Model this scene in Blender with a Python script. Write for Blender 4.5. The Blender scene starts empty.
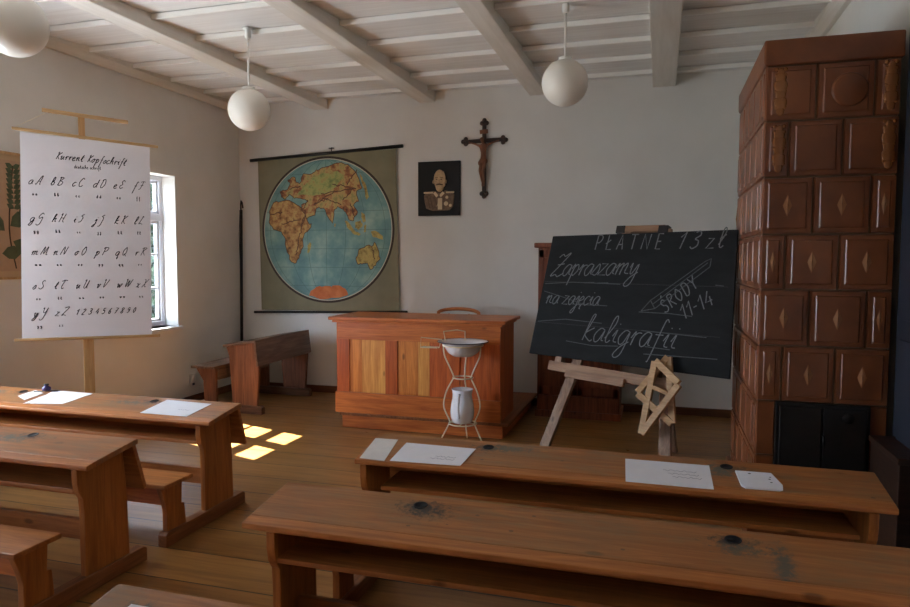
import bpy, bmesh, math, random
from mathutils import Vector, Matrix
PI = math.pi
random.seed(4)
sc = bpy.context.scene
COL = sc.collection

# ------------------------------------------------------------------ camera, world, sun, exposure
cam_d = bpy.data.cameras.new('camera'); cam = bpy.data.objects.new('camera', cam_d); COL.objects.link(cam)
cam_d.sensor_width = 36.0; cam_d.lens = 36.0 * 685.5 / 910.0; cam_d.clip_start = .05; cam_d.clip_end = 200
cam.matrix_world = (Matrix.Translation((0, 0, 1.6)) @ Matrix.Rotation(.29, 4, 'Z') @
                    Matrix.Rotation(PI / 2 - .064, 4, 'X') @ Matrix.Rotation(.002, 4, 'Z'))
sc.camera = cam
w = bpy.data.worlds.new('sky'); sc.world = w; w.use_nodes = True
w.node_tree.nodes['Background'].inputs[0].default_value = (.60, .76, 1.0, 1)
w.node_tree.nodes['Background'].inputs[1].default_value = 6.5
sun_d = bpy.data.lights.new('sun', 'SUN'); sun_d.energy = 30; sun_d.angle = .009; sun_d.color = (1, .96, .86)
sun = bpy.data.objects.new('sun', sun_d); COL.objects.link(sun)
sun.rotation_euler = Vector((.935, -.295, -1.06)).to_track_quat('-Z', 'Y').to_euler()
def window_light(name, y, z, power, col, sy=.9, sz=1.5, x=-5.3, up=0):  # area lamp added outside an out-of-view window, tilted up to brighten the ceiling
    d = bpy.data.lights.new(name, 'AREA'); d.shape = 'RECTANGLE'; d.size = sz; d.size_y = sy; d.energy = power; d.color = col
    o = bpy.data.objects.new(name, d); COL.objects.link(o); o.location = (x, y, z)
    o.rotation_euler = (0, -PI / 2 - math.radians(up), 0)
window_light('window_fill', 2.98, 1.68, 48, (.82, .91, 1), up=24)
window_light('window_fill', .1, 1.68, 5, (.9, .95, 1), up=12)
sc.view_settings.view_transform = 'Standard'; sc.view_settings.look = 'None'
sc.view_settings.gamma = 1; sc.view_settings.use_curve_mapping = False
sc.view_settings.exposure = 1.62

# ------------------------------------------------------------------ materials
def lin(c):
    return tuple((v / 12.92 if v <= .04045 else ((v + .055) / 1.055) ** 2.4) for v in (x / 255 for x in c))
class NT:
    def __init__(s, name, rough=.6, metal=0):
        s.m = bpy.data.materials.new(name); s.m.use_nodes = True; s.t = s.m.node_tree
        s.b = s.t.nodes['Principled BSDF']; s.b.inputs['Roughness'].default_value = rough; s.b.inputs['Metallic'].default_value = metal
    def n(s, typ, **kw):
        o = s.t.nodes.new(typ)
        for k, v in kw.items():
            if k in o.inputs: o.inputs[k].default_value = v
            else: setattr(o, k, v)
        return o
    def l(s, a, b): s.t.links.new(a, b)
    def obj(s): return s.n('ShaderNodeTexCoord').outputs['Object']
    def mapping(s, src, scale, loc=(0, 0, 0)):
        m = s.n('ShaderNodeMapping'); m.inputs['Scale'].default_value = scale; m.inputs['Location'].default_value = loc
        s.l(src, m.inputs[0]); return m.outputs[0]
    def ramp(s, src, stops):
        r = s.n('ShaderNodeValToRGB'); e = r.color_ramp.elements
        while len(e) < len(stops): e.new(.5)
        for i, (p, c) in enumerate(stops):
            e[i].position = p; e[i].color = (*c, 1)
        s.l(src, r.inputs[0]); return r.outputs[0]
    def mix(s, f, a, b, mode='MIX'):
        m = s.n('ShaderNodeMix', data_type='RGBA', blend_type=mode)
        if isinstance(f, (int, float)): m.inputs[0].default_value = f
        else: s.l(f, m.inputs[0])
        for k, v in ((6, a), (7, b)):
            if isinstance(v, tuple): m.inputs[k].default_value = (*v, 1)
            else: s.l(v, m.inputs[k])
        return m.outputs[2]
    def math(s, op, a, b=0.0, c=None):
        m = s.n('ShaderNodeMath', operation=op)
        for k, v in enumerate((a, b) if c is None else (a, b, c)):
            if isinstance(v, (int, float)): m.inputs[k].default_value = v
            else: s.l(v, m.inputs[k])
        return m.outputs[0]
    def bump(s, h, strength=.2, dist=.01):
        b = s.n('ShaderNodeBump', Strength=strength, Distance=dist); s.l(h, b.inputs['Height']); s.l(b.outputs[0], s.b.inputs['Normal'])
    def color(s, c):
        if isinstance(c, tuple): s.b.inputs['Base Color'].default_value = (*c, 1)
        else: s.l(c, s.b.inputs['Base Color'])
def noise(t, vec, scale, detail=4, rough=.55, dist=0):
    n = t.n('ShaderNodeTexNoise', Scale=scale, Detail=detail, Roughness=rough, Distortion=dist); t.l(vec, n.inputs['Vector']); return n.outputs[0]
def plain(name, c, rough=.6, metal=0, var=.0, scale=20):
    t = NT(name, rough, metal); c = lin(c)
    if var:
        f = noise(t, t.obj(), scale); t.color(t.ramp(f, [(.3, tuple(v * (1 - var) for v in c)), (.7, tuple(min(1, v * (1 + var)) for v in c))]))
    else: t.color(c)
    return t.m
def wood(name, c1, c2, axis='X', rough=.5, grain=1.0, knots=True, stain=None, wear=None):
    """grain runs along axis; c1 light, c2 dark"""
    t = NT(name, rough); c1, c2 = lin(c1), lin(c2)
    oi = t.n('ShaderNodeObjectInfo')
    v = t.n('ShaderNodeVectorMath', operation='ADD'); src = t.obj(); t.l(src, v.inputs[0])
    sc3 = t.n('ShaderNodeVectorMath', operation='SCALE'); sc3.inputs[0].default_value = (7, 5, 9); t.l(oi.outputs['Random'], sc3.inputs['Scale']); t.l(sc3.outputs[0], v.inputs[1])
    al, ac = .9 * grain, 13 * grain
    s = {'X': (al, ac, ac), 'Y': (ac, al, ac), 'Z': (ac, ac, al)}[axis]
    mv = t.mapping(v.outputs[0], s)
    f = noise(t, mv, 1.6, 5, .6, 1.2)
    f2 = noise(t, mv, 7, 3, .7, .3)
    f = t.math('ADD', t.math('MULTIPLY', f, .72), t.math('MULTIPLY', f2, .28))
    col = t.ramp(f, [(.36, c2), (.5, tuple((a + b) / 2 for a, b in zip(c1, c2))), (.62, c1)])
    if knots:
        vo = t.n('ShaderNodeTexVoronoi', Scale=1.0); ks = {'X': (2.6, 6, 6), 'Y': (6, 2.6, 6), 'Z': (6, 6, 2.6)}[axis]
        t.l(t.mapping(v.outputs[0], ks), vo.inputs['Vector'])
        k = t.ramp(vo.outputs['Distance'], [(.05, (1, 1, 1)), (.1, (0, 0, 0))])
        col = t.mix(t.math('MULTIPLY', k, .75), col, tuple(x * .35 for x in c2))
    if wear:
        wn = noise(t, t.mapping(v.outputs[0], (2, 5, 5)), 1.4, 4)
        col = t.mix(t.ramp(wn, [(.45, (0, 0, 0)), (.7, (.6, .6, .6))]), col, lin(wear))
    if stain:
        sp = t.n('ShaderNodeTexVoronoi', Scale=1.0, Randomness=1.0); t.l(t.mapping(v.outputs[0], (9, 13, 1)), sp.inputs['Vector'])
        gate = noise(t, v.outputs[0], 3.0, 2)
        spots = t.math('MULTIPLY', t.math('LESS_THAN', sp.outputs['Distance'], .085), t.math('GREATER_THAN', gate, .48))
        col = t.mix(t.math('MULTIPLY', spots, .6), col, lin((70, 62, 54)))
        film = t.ramp(noise(t, t.mapping(v.outputs[0], (1.5, 6, 1)), 2.2, 6, .75), [(.5, (0, 0, 0)), (.66, (.5, .5, .5))])
        col = t.mix(film, col, lin((124, 112, 88)))
        for (sx, sy, rx, ry, sc_) in stain:
            mp = t.mapping(src, (1 / rx, 1 / ry, 0), (-sx / rx, -sy / ry, 0))
            ln = t.n('ShaderNodeVectorMath', operation='LENGTH'); t.l(mp, ln.inputs[0])
            nz = noise(t, src, 34, 6, .8)
            d = t.math('ADD', ln.outputs['Value'], t.math('MULTIPLY', t.math('SUBTRACT', nz, .5), 3.6))
            k = t.ramp(d, [(.2, (.9,) * 3), (.55, (.4,) * 3), (1.15, (0, 0, 0))])
            col = t.mix(k, col, lin(sc_))
    t.color(col)
    t.bump(f2, .12, .004)
    return t.m

M = {}
M['desk_x'] = wood('desk_wood', (186, 120, 64), (140, 80, 36), 'X', .42)
DESK_WELLS = (-.545, .545)
def top_mat(nm, stains): return wood(nm, (182, 120, 68), (142, 86, 46), 'X', .4, wear=(148, 112, 76), stain=stains)
M['edge'] = wood('desk_edge_wood', (196, 126, 66), (154, 88, 40), 'X', .4)
M['desk_z'] = wood('desk_panel_wood', (186, 116, 54), (142, 80, 32), 'Z', .45)
M['desk_y'] = wood('desk_foot_wood', (152, 96, 56), (110, 64, 34), 'Y', .5)
M['old_x'] = wood('old_wood', (120, 84, 62), (78, 52, 38), 'X', .5)
M['old_z'] = wood('old_panel_wood', (150, 100, 72), (100, 62, 42), 'Z', .55)
M['old_y'] = wood('old_foot_wood', (130, 104, 88), (90, 66, 52), 'Y', .55)
M['pine_x'] = wood('pine_rail', (208, 122, 58), (166, 84, 36), 'X', .38)
M['pine_z'] = wood('pine_panel', (226, 148, 72), (180, 98, 40), 'Z', .38)
M['pine_zr'] = wood('pine_stile', (204, 106, 50), (160, 74, 32), 'Z', .38)
M['pine_zl'] = wood('pine_pale_board', (236, 178, 98), (200, 130, 62), 'Z', .38)
M['cab'] = wood('cabinet_wood', (150, 84, 56), (104, 54, 36), 'Z', .4)
M['easel'] = wood('easel_wood', (150, 118, 92), (112, 84, 62), 'Z', .6)
M['easel_x'] = wood('easel_bar_wood', (160, 122, 90), (120, 86, 60), 'X', .6)
M['lath'] = wood('pale_lath', (206, 170, 120), (170, 130, 84), 'X', .55, knots=False)
M['lath_z'] = wood('pale_lath_upright', (206, 160, 106), (176, 126, 78), 'Z', .55, knots=False)
M['model'] = wood('model_wood', (190, 152, 104), (150, 112, 70), 'X', .55, knots=False)
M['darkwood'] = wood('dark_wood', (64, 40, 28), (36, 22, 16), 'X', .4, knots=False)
M['carved'] = plain('carved_wood', (122, 76, 48), .45, var=.15)
M['black'] = plain('black_paint', (26, 25, 24), .5)
M['iron'] = plain('cast_iron', (36, 34, 34), .42, .5, var=.3, scale=9)
M['enamel'] = plain('white_enamel', (232, 234, 240), .15)
M['wire'] = plain('cream_wire', (226, 216, 190), .4)
M['rim'] = plain('dark_blue_rim', (40, 50, 80), .25)
M['paper'] = plain('paper', (236, 236, 242), .75, var=.02)
M['paper_dull'] = plain('paper_worn', (222, 218, 214), .75, var=.05)
M['ink'] = plain('ink', (40, 40, 70), .6)
M['greyink'] = plain('grey_writing', (150, 150, 170), .7)
M['inkpot'] = plain('ink_black', (16, 18, 28), .6)
M['purple'] = plain('purple_glass', (74, 60, 110), .2)
M['plastic'] = plain('white_plastic', (240, 238, 232), .35)
M['cloth_chart'] = plain('chart_canvas', (236, 232, 236), .8, var=.015, scale=4)
M['script'] = plain('script_ink', (52, 50, 58), .8)
M['gold'] = plain('relief_bronze', (186, 156, 118), .45, .2, var=.2, scale=60)
M['goldl'] = plain('relief_bronze_light', (214, 190, 152), .45, .2)
M['goldd'] = plain('relief_bronze_dark', (96, 72, 50), .5, .2)
M['panelblack'] = plain('black_panel', (14, 13, 13), .7)
M['tunic'] = plain('relief_tunic', (112, 88, 66), .6, var=.35, scale=45)
M['chalk'] = plain('chalk', (110, 113, 113), .9, var=.3, scale=90)
M['chalkfaint'] = plain('faint_chalk', (78, 82, 82), .9, var=.25, scale=60)
M['olive'] = plain('map_border', (132, 126, 100), .85, var=.10, scale=4)
M['mapring'] = plain('map_ring', (62, 48, 38), .8)
M['mapline'] = plain('map_white_ring', (196, 190, 170), .8)
M['range'] = plain('map_dark_line', (92, 62, 46), .8)
M['grid'] = plain('map_grid', (84, 112, 112), .8)
M['bark'] = plain('bark', (84, 68, 52), .9, var=.3)
M['leaf'] = plain('leaf_green', (40, 56, 38), .7, var=.4, scale=3)
M['leafd'] = plain('leaf_dark_green', (34, 50, 42), .7, var=.35, scale=2)
M['grass'] = plain('lawn', (50, 64, 44), .9, var=.3, scale=2)
M['bounce'] = plain('pale_gravel', (168, 168, 166), .9, var=.08, scale=30)  # surface of the unseen strip added to bounce sunlight
M['frame'] = plain('white_window_paint', (222, 224, 232), .35)
M['tan'] = plain('poster_paper', (196, 168, 132), .8, var=.06, scale=5)
M['tanpink'] = plain('poster_pink', (188, 156, 126), .8, var=.05)
M['pleaf'] = plain('printed_leaf', (88, 100, 74), .8, var=.25, scale=14)
M['doorblue'] = plain('dark_blue_door', (36, 42, 54), .5)
M['rust'] = plain('rust', (120, 60, 40), .8)

def m_globe():
    t = NT('opal_glass', .35); t.color(lin((252, 247, 236))); t.b.inputs['Subsurface Weight'].default_value = .15
    t.b.inputs['Subsurface Radius'].default_value = (.05, .05, .05); return t.m
M['globe'] = m_globe()
def m_wall():
    t = NT('plaster', .9); n = noise(t, t.obj(), 1.3, 5)
    t.color(t.ramp(n, [(.3, lin((224, 221, 214))), (.7, lin((235, 232, 226)))]))
    t.bump(noise(t, t.obj(), 6, 6), .15, .02); return t.m
M['wall'] = m_wall()
def m_ceil():
    t = NT('white_painted_boards', .6); v = t.mapping(t.obj(), (.7, 14, 14)); n = noise(t, v, 1.4, 4, .6, .5)
    t.color(t.ramp(n, [(.3, lin((228, 224, 219))), (.7, lin((242, 240, 236)))])); t.bump(n, .08, .01); return t.m
M['ceil'] = m_ceil()
def m_beam():
    t = NT('white_painted_beam', .55); v = t.mapping(t.obj(), (10, .8, 10)); n = noise(t, v, 1.5, 4, .6, .5)
    t.color(t.ramp(n, [(.3, lin((220, 214, 203))), (.7, lin((236, 231, 222)))])); t.bump(n, .1, .01); return t.m
M['beam'] = m_beam()
def m_floor():
    t = NT('varnished_floor_boards', .34); o = t.obj()
    sep = t.n('ShaderNodeSeparateXYZ'); t.l(o, sep.inputs[0])
    r = t.math('DIVIDE', sep.outputs[1], .31); row = t.math('FLOOR', r); fr = t.math('FRACT', r)
    edge = t.math('MINIMUM', fr, t.math('SUBTRACT', 1.0, fr))
    seam = t.math('LESS_THAN', edge, .014)
    comb = t.n('ShaderNodeCombineXYZ'); t.l(t.math('MULTIPLY', row, 3.7), comb.inputs[2])
    va = t.n('ShaderNodeVectorMath', operation='ADD'); t.l(o, va.inputs[0]); t.l(comb.outputs[0], va.inputs[1])
    f = noise(t, t.mapping(va.outputs[0], (.8, 11, 1)), 1.7, 5, .6, 1)
    wn = t.n('ShaderNodeTexWhiteNoise', noise_dimensions='1D'); t.l(row, wn.inputs['W'])
    c = t.ramp(f, [(.34, lin((128, 86, 42))), (.62, lin((164, 116, 60)))])
    c = t.mix(t.math('MULTIPLY', wn.outputs[0], .3), c, lin((140, 98, 50)))
    c = t.mix(seam, c, lin((48, 30, 16)))
    t.color(c)
    rr = noise(t, o, 3, 3); t.l(t.math('ADD', .22, t.math('MULTIPLY', rr, .22)), t.b.inputs['Roughness'])
    t.bump(t.math('ADD', t.math('MULTIPLY', seam, -1.0), t.math('MULTIPLY', f, .15)), .4, .004); return t.m
M['floor'] = m_floor()
M['lit_edge'] = plain('glossy_white_strip', (252, 250, 244), .35)  # whiter colour stands in for light on the ceiling lap edges
def m_tile(name, a, b, rough=.2):
    t = NT(name, rough); n = noise(t, t.obj(), 3.5, 5)
    t.color(t.ramp(n, [(.32, lin(a)), (.68, lin(b))])); t.bump(noise(t, t.obj(), 30, 3), .06, .004); return t.m
M['tile'] = m_tile('brown_glazed_tile', (108, 57, 30), (138, 79, 42), .36)
M['grout'] = m_tile('tile_joint', (96, 70, 50), (120, 92, 70), .7)
M['tileorn'] = m_tile('ochre_glazed_ornament', (138, 82, 42), (156, 100, 54))
M['tiledia'] = m_tile('pale_glazed_relief', (158, 106, 72), (178, 130, 94))
def m_board():
    t = NT('chalkboard_slate', .8); t.b.inputs['Specular IOR Level'].default_value = .2; n = noise(t, t.mapping(t.obj(), (1.2, 1.2, 4)), 2.2, 6, .65)
    t.color(t.ramp(n, [(.3, lin((24, 25, 26))), (.75, lin((36, 38, 39)))])); return t.m
M['slate'] = m_board()
def m_ocean():
    t = NT('map_ocean', .8); n = noise(t, t.obj(), 3.2, 6, .6)
    t.color(t.ramp(n, [(.3, lin((92, 130, 134))), (.5, lin((116, 154, 150))), (.7, lin((156, 182, 168)))])); return t.m
M['ocean'] = m_ocean()
def m_land(name, stops, scale=6):
    t = NT(name, .8); n = noise(t, t.obj(), scale, 7, .7)
    t.color(t.ramp(n, [(p, lin(c)) for p, c in stops])); return t.m
M['asia'] = m_land('map_asia', [(.36, (96, 60, 42)), (.46, (160, 104, 66)), (.53, (190, 158, 98)), (.6, (150, 146, 88)), (.68, (142, 90, 56))], 7)
M['africa'] = m_land('map_africa', [(.36, (108, 76, 44)), (.48, (176, 128, 78)), (.6, (198, 166, 102)), (.7, (128, 92, 56))], 12)
M['aus'] = m_land('map_australia', [(.35, (128, 106, 58)), (.55, (190, 168, 96)), (.7, (150, 112, 64))], 14)
M['ant'] = m_land('map_antarctica', [(.35, (190, 98, 54)), (.65, (214, 130, 76))], 6)
M['steppe'] = m_land('map_green_plain', [(.36, (116, 130, 76)), (.52, (168, 168, 100)), (.64, (170, 140, 84)), (.74, (120, 84, 52))], 13)
def m_glass():
    t = NT('window_glass', .02); t.b.inputs['Transmission Weight'].default_value = 1; t.b.inputs['IOR'].default_value = 1.45
    tr = t.n('ShaderNodeBsdfTransparent'); gl = t.n('ShaderNodeBsdfGlossy', Roughness=.02)
    mx = t.n('ShaderNodeMixShader'); mx.inputs[0].default_value = .05; t.l(tr.outputs[0], mx.inputs[1]); t.l(gl.outputs[0], mx.inputs[2])
    t.l(mx.outputs[0], t.t.nodes['Material Output'].inputs[0]); return t.m
M['glass'] = m_glass()

# ------------------------------------------------------------------ mesh helpers
class MB:
    def __init__(s): s.bm = bmesh.new()
    def box(s, x0, x1, y0, y1, z0, z1, mat=None):
        g = bmesh.ops.create_cube(s.bm, size=1)['verts']
        bmesh.ops.scale(s.bm, vec=(abs(x1 - x0), abs(y1 - y0), abs(z1 - z0)), verts=g)
        bmesh.ops.translate(s.bm, vec=((x0 + x1) / 2, (y0 + y1) / 2, (z0 + z1) / 2), verts=g)
        if mat: bmesh.ops.transform(s.bm, matrix=mat, verts=g)
        return s
    def bar(s, a, b, wd, th, up=(0, 1, 0)):
        """rectangular bar from a to b; wd across, th along 'up'"""
        a, b, up = Vector(a), Vector(b), Vector(up)
        z = (b - a); L = z.length; z.normalize(); y = (up - z * up.dot(z)).normalized(); x = y.cross(z)
        m = Matrix((x, y, z)).transposed().to_4x4(); m.translation = (a + b) / 2
        return s.box(-wd / 2, wd / 2, -th / 2, th / 2, -L / 2, L / 2, m)
    def prism(s, pts, plane, a, b):
        """pts 2D polygon; plane 'yz' extruded along x from a to b, 'xz' along y, 'xy' along z"""
        def P(p, t): return {'yz': (t, p[0], p[1]), 'xz': (p[0], t, p[1]), 'xy': (p[0], p[1], t)}[plane]
        v0 = [s.bm.verts.new(P(p, a)) for p in pts]; v1 = [s.bm.verts.new(P(p, b)) for p in pts]
        fs = [s.bm.faces.new(v0), s.bm.faces.new(v1[::-1])]
        for i in range(len(pts)):
            j = (i + 1) % len(pts); fs.append(s.bm.faces.new((v0[j], v0[i], v1[i], v1[j])))
        bmesh.ops.recalc_face_normals(s.bm, faces=fs); return s
    def tube(s, pts, r, seg=8, cap=True):
        pts = [Vector(p) for p in pts]; rings = []; prev = None
        for i, p in enumerate(pts):
            d = (pts[min(i + 1, len(pts) - 1)] - pts[max(i - 1, 0)]).normalized()
            if prev is None:
                u = Vector((0, 0, 1)) if abs(d.z) < .9 else Vector((1, 0, 0))
            else: u = prev
            u = (u - d * u.dot(d)).normalized(); prev = u; v = d.cross(u)
            rr = r[i] if isinstance(r, (list, tuple)) else r
            rings.append([s.bm.verts.new(p + (u * math.cos(k * 2 * PI / seg) + v * math.sin(k * 2 * PI / seg)) * rr) for k in range(seg)])
        for a, b in zip(rings, rings[1:]):
            for k in range(seg): s.bm.faces.new((a[k], a[(k + 1) % seg], b[(k + 1) % seg], b[k]))
        if cap: s.bm.faces.new(rings[0][::-1]); s.bm.faces.new(rings[-1])
        return s
    def lathe(s, prof, c=(0, 0, 0), seg=32, axis='Z'):
        rings = []
        for r, z in prof:
            rg = []
            for k in range(seg):
                a = k * 2 * PI / seg; p = (r * math.cos(a), r * math.sin(a), z)
                if axis == 'Y': p = (p[0], p[2], p[1])
                rg.append(s.bm.verts.new((c[0] + p[0], c[1] + p[1], c[2] + p[2])))
            rings.append(rg)
        fs = []
        for a, b in zip(rings, rings[1:]):
            for k in range(seg): fs.append(s.bm.faces.new((a[k], a[(k + 1) % seg], b[(k + 1) % seg], b[k])))
        if prof[0][0] > 1e-6: fs.append(s.bm.faces.new(rings[0][::-1]))
        if prof[-1][0] > 1e-6: fs.append(s.bm.faces.new(rings[-1]))
        bmesh.ops.remove_doubles(s.bm, verts=[v for r in rings for v in r], dist=1e-6)
        return s
    def sphere(s, c, r, seg=24, scale=(1, 1, 1)):
        g = bmesh.ops.create_uvsphere(s.bm, u_segments=seg, v_segments=seg // 2, radius=r)['verts']
        bmesh.ops.scale(s.bm, vec=scale, verts=g); bmesh.ops.translate(s.bm, vec=c, verts=g); return s
    def ribbon(s, pts, wd, P, th=.0012):
        """a thin raised stroke along 2D pts; P maps (u,v,h) to 3D"""
        n = len(pts)
        if n < 2: return s
        L, R = [], []
        for i in range(n):
            dx = pts[min(i + 1, n - 1)][0] - pts[max(i - 1, 0)][0]; dy = pts[min(i + 1, n - 1)][1] - pts[max(i - 1, 0)][1]
            q = math.hypot(dx, dy) or 1; nx, ny = -dy / q * wd / 2, dx / q * wd / 2
            L.append((pts[i][0] + nx, pts[i][1] + ny)); R.append((pts[i][0] - nx, pts[i][1] - ny))
        rows = [[s.bm.verts.new(P(x, y, h)) for (x, y) in A] for A, h in ((L, th), (R, th), (R, 0), (L, 0))]
        for i in range(n - 1):
            for a, b in ((0, 1), (1, 2), (3, 0)):
                s.bm.faces.new((rows[a][i], rows[b][i], rows[b][i + 1], rows[a][i + 1]))
        return s
    def build(s, name, mat, parent=None, loc=(0, 0, 0), rot=(0, 0, 0), bevel=0, smooth=False, seg=2):
        bmesh.ops.recalc_face_normals(s.bm, faces=s.bm.faces[:])
        me = bpy.data.meshes.new(name); s.bm.to_mesh(me); s.bm.free()
        o = bpy.data.objects.new(name, me); COL.objects.link(o); me.materials.append(mat)
        if smooth:
            for p in me.polygons: p.use_smooth = True
        if bevel:
            b = o.modifiers.new('bevel', 'BEVEL'); b.width = bevel; b.segments = seg; b.limit_method = 'ANGLE'; b.angle_limit = .7
        o.location = loc; o.rotation_euler = rot
        if parent: o.parent = parent
        return o
def thing(name, label, cat, loc=(0, 0, 0), rot=(0, 0, 0), group=None):
    o = bpy.data.objects.new(name, None); COL.objects.link(o); o.location = loc; o.rotation_euler = rot
    o.empty_display_size = .1; tag(o, label, cat, group); return o
def tag(o, label, cat, group=None):
    o['label'] = label; o['category'] = cat
    if group: o['group'] = group
    return o
def struct(o): o['kind'] = 'structure'; return o
def copy_thing(o, loc=None, label=None, parent=None):
    c = o.copy(); COL.objects.link(c); c.parent = parent
    if loc is not None: c.location = loc
    if label: c['label'] = label
    for ch in list(o.children): copy_thing(ch, parent=c)
    return c

# ------------------------------------------------------------------ the room
XL, XR, YB, YF, ZC = -4.98, 1.22, 7.40, -3.2, 3.48
struct(MB().box(XL - .3, XR + .3, YF - .2, YB + .3, -.12, 0).build('floor', M['floor']))
# left wall with three window openings
WINS = [(5.28, 6.22), (2.5, 3.45), (-.35, .6)]; WZ0, WZ1 = .88, 2.48; XO = -5.25
mb = MB(); ys = [YF - .2] + [v for w_ in sorted(WINS) for v in w_] + [YB + .3]
for i in range(0, len(ys), 2): mb.box(XO, XL, ys[i], ys[i + 1], 0, ZC)
for a, b in WINS: mb.box(XO, XL, a, b, 0, WZ0); mb.box(XO, XL, a, b, WZ1, ZC)
struct(mb.build('wall_left', M['wall']))
struct(MB().box(XL, XR, YB, YB + .3, 0, ZC).build('wall_back', M['wall']))
struct(MB().box(XR, XR + .3, YF - .2, YB + .3, 0, ZC).build('wall_right', M['wall']))
struct(MB().box(XL, XR, YF - .2, YF, 0, ZC).build('wall_front', M['wall']))
# lapped ceiling boards, each board's near edge steps down
mb = MB(); step = .53; y = 7.142 - step * 20; k = 0
while y < YB:
    y1 = min(y + step, YB)
    mb.prism([(y, ZC - .042), (y1 + .0, ZC - .004), (y1 + .0, ZC + .06), (y, ZC + .06)], 'yz', XL, XR); y += step
mb.box(XO, XR + .3, YF - .2, YB + .3, ZC + .06, ZC + .12)
struct(mb.build('ceiling', M['ceil']))
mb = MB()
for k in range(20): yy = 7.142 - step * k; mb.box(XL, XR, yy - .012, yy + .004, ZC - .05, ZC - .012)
struct(mb.build('trim_7', M['lit_edge']))  # added strips that paint the lit look of the lap edges
for i, (a, b) in enumerate([(-3.96, -3.765), (-2.63, -2.444), (-1.375, -1.20), (-.108, .117)]):
    struct(MB().box(a, b, YF, YB, ZC - .125, ZC - .0).build('trim_%d' % (i + 1), M['beam'], bevel=.008))
struct(MB().prism([(XL, ZC - .11), (XL + .04, ZC - .11), (XL + .10, ZC - .06), (XL + .10, ZC), (XL, ZC)], 'xz', YF, YB).build('trim_5', M['beam'], bevel=.004))
struct(MB().prism([(XR, ZC - .11), (XR - .04, ZC - .11), (XR - .10, ZC - .06), (XR - .10, ZC), (XR, ZC)], 'xz', YF, YB).build('trim_6', M['beam'], bevel=.004))
M['skirt'] = wood('skirting_wood', (124, 76, 44), (86, 48, 26), 'X', .45, knots=False)
M['skirt_y'] = wood('skirting_wood_side', (124, 76, 44), (86, 48, 26), 'Y', .45, knots=False)
struct(MB().box(XL, XR, YB - .022, YB, 0, .082).build('baseboard_back', M['skirt'], bevel=.005))
struct(MB().box(XL, XL + .022, YF, YB - .022, 0, .082).build('baseboard_left', M['skirt_y'], bevel=.005))
struct(MB().box(XR - .022, XR, YF, YB - .022, 0, .082).build('baseboard_right', M['skirt_y'], bevel=.005))

def window(n, y0, y1):
    X = -5.18; fr = MB(); m = .055
    for a, b in ((y0, y0 + m), (y1 - m, y1), ((y0 + y1) / 2 - .05, (y0 + y1) / 2 + .05)): fr.box(X - .035, X + .035, a, b, WZ0, WZ1)
    for a, b in ((WZ0, WZ0 + m), (WZ1 - m, WZ1), (2.0, 2.08)): fr.box(X - .03, X + .04, y0, y1, a, b)
    f = struct(fr.build('window_%d' % n, M['frame'], bevel=.006))
    yc = (y0 + y1) / 2
    for a, b in ((y0 + m, yc - .05), (yc + .05, y1 - m)):
        for z0, z1 in ((WZ0 + m, 2.0), (2.08, WZ1 - m)):
            s = MB(); q = .028
            s.box(X - .018, X + .022, a, a + q, z0, z1).box(X - .018, X + .022, b - q, b, z0, z1)
            s.box(X - .018, X + .022, a, b, z0, z0 + q).box(X - .018, X + .022, a, b, z1 - q, z1)
            if z1 < 2.05:
                h = (z1 - z0) / 3
                for kk in (1, 2): s.box(X - .014, X + .016, a, b, z0 + h * kk - .012, z0 + h * kk + .012)
            so = s.build('sash', M['frame'], f, bevel=.004)
            MB().box(X - .003, X + .003, a + q * .5, b - q * .5, z0 + q * .5, z1 - q * .5).build('pane', M['glass'], so)
    MB().box(X + .03, XL + .04, y0 - .04, y1 + .04, WZ0 - .035, WZ0 + .0).build('sill', M['frame'], f, bevel=.006)
for i, (a, b) in enumerate(WINS): window(i + 1, a, b)
# dark door in the right wall beside the stove
dr = struct(MB().box(XR - .03, XR - .001, 2.95, 4.07, 0.002, 2.78).build('door_1', M['doorblue'], bevel=.004))
MB().box(XR - .045, XR - .03, 3.05, 3.97, .1, 1.2).box(XR - .045, XR - .03, 3.05, 3.97, 1.3, 2.68).build('door_panel', M['doorblue'], dr, bevel=.004)
MB().tube([(XR - .045, 3.1, 1.05), (XR - .09, 3.1, 1.05), (XR - .09, 3.2, 1.05)], .009).build('door_handle', M['iron'], dr, smooth=True)

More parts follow.
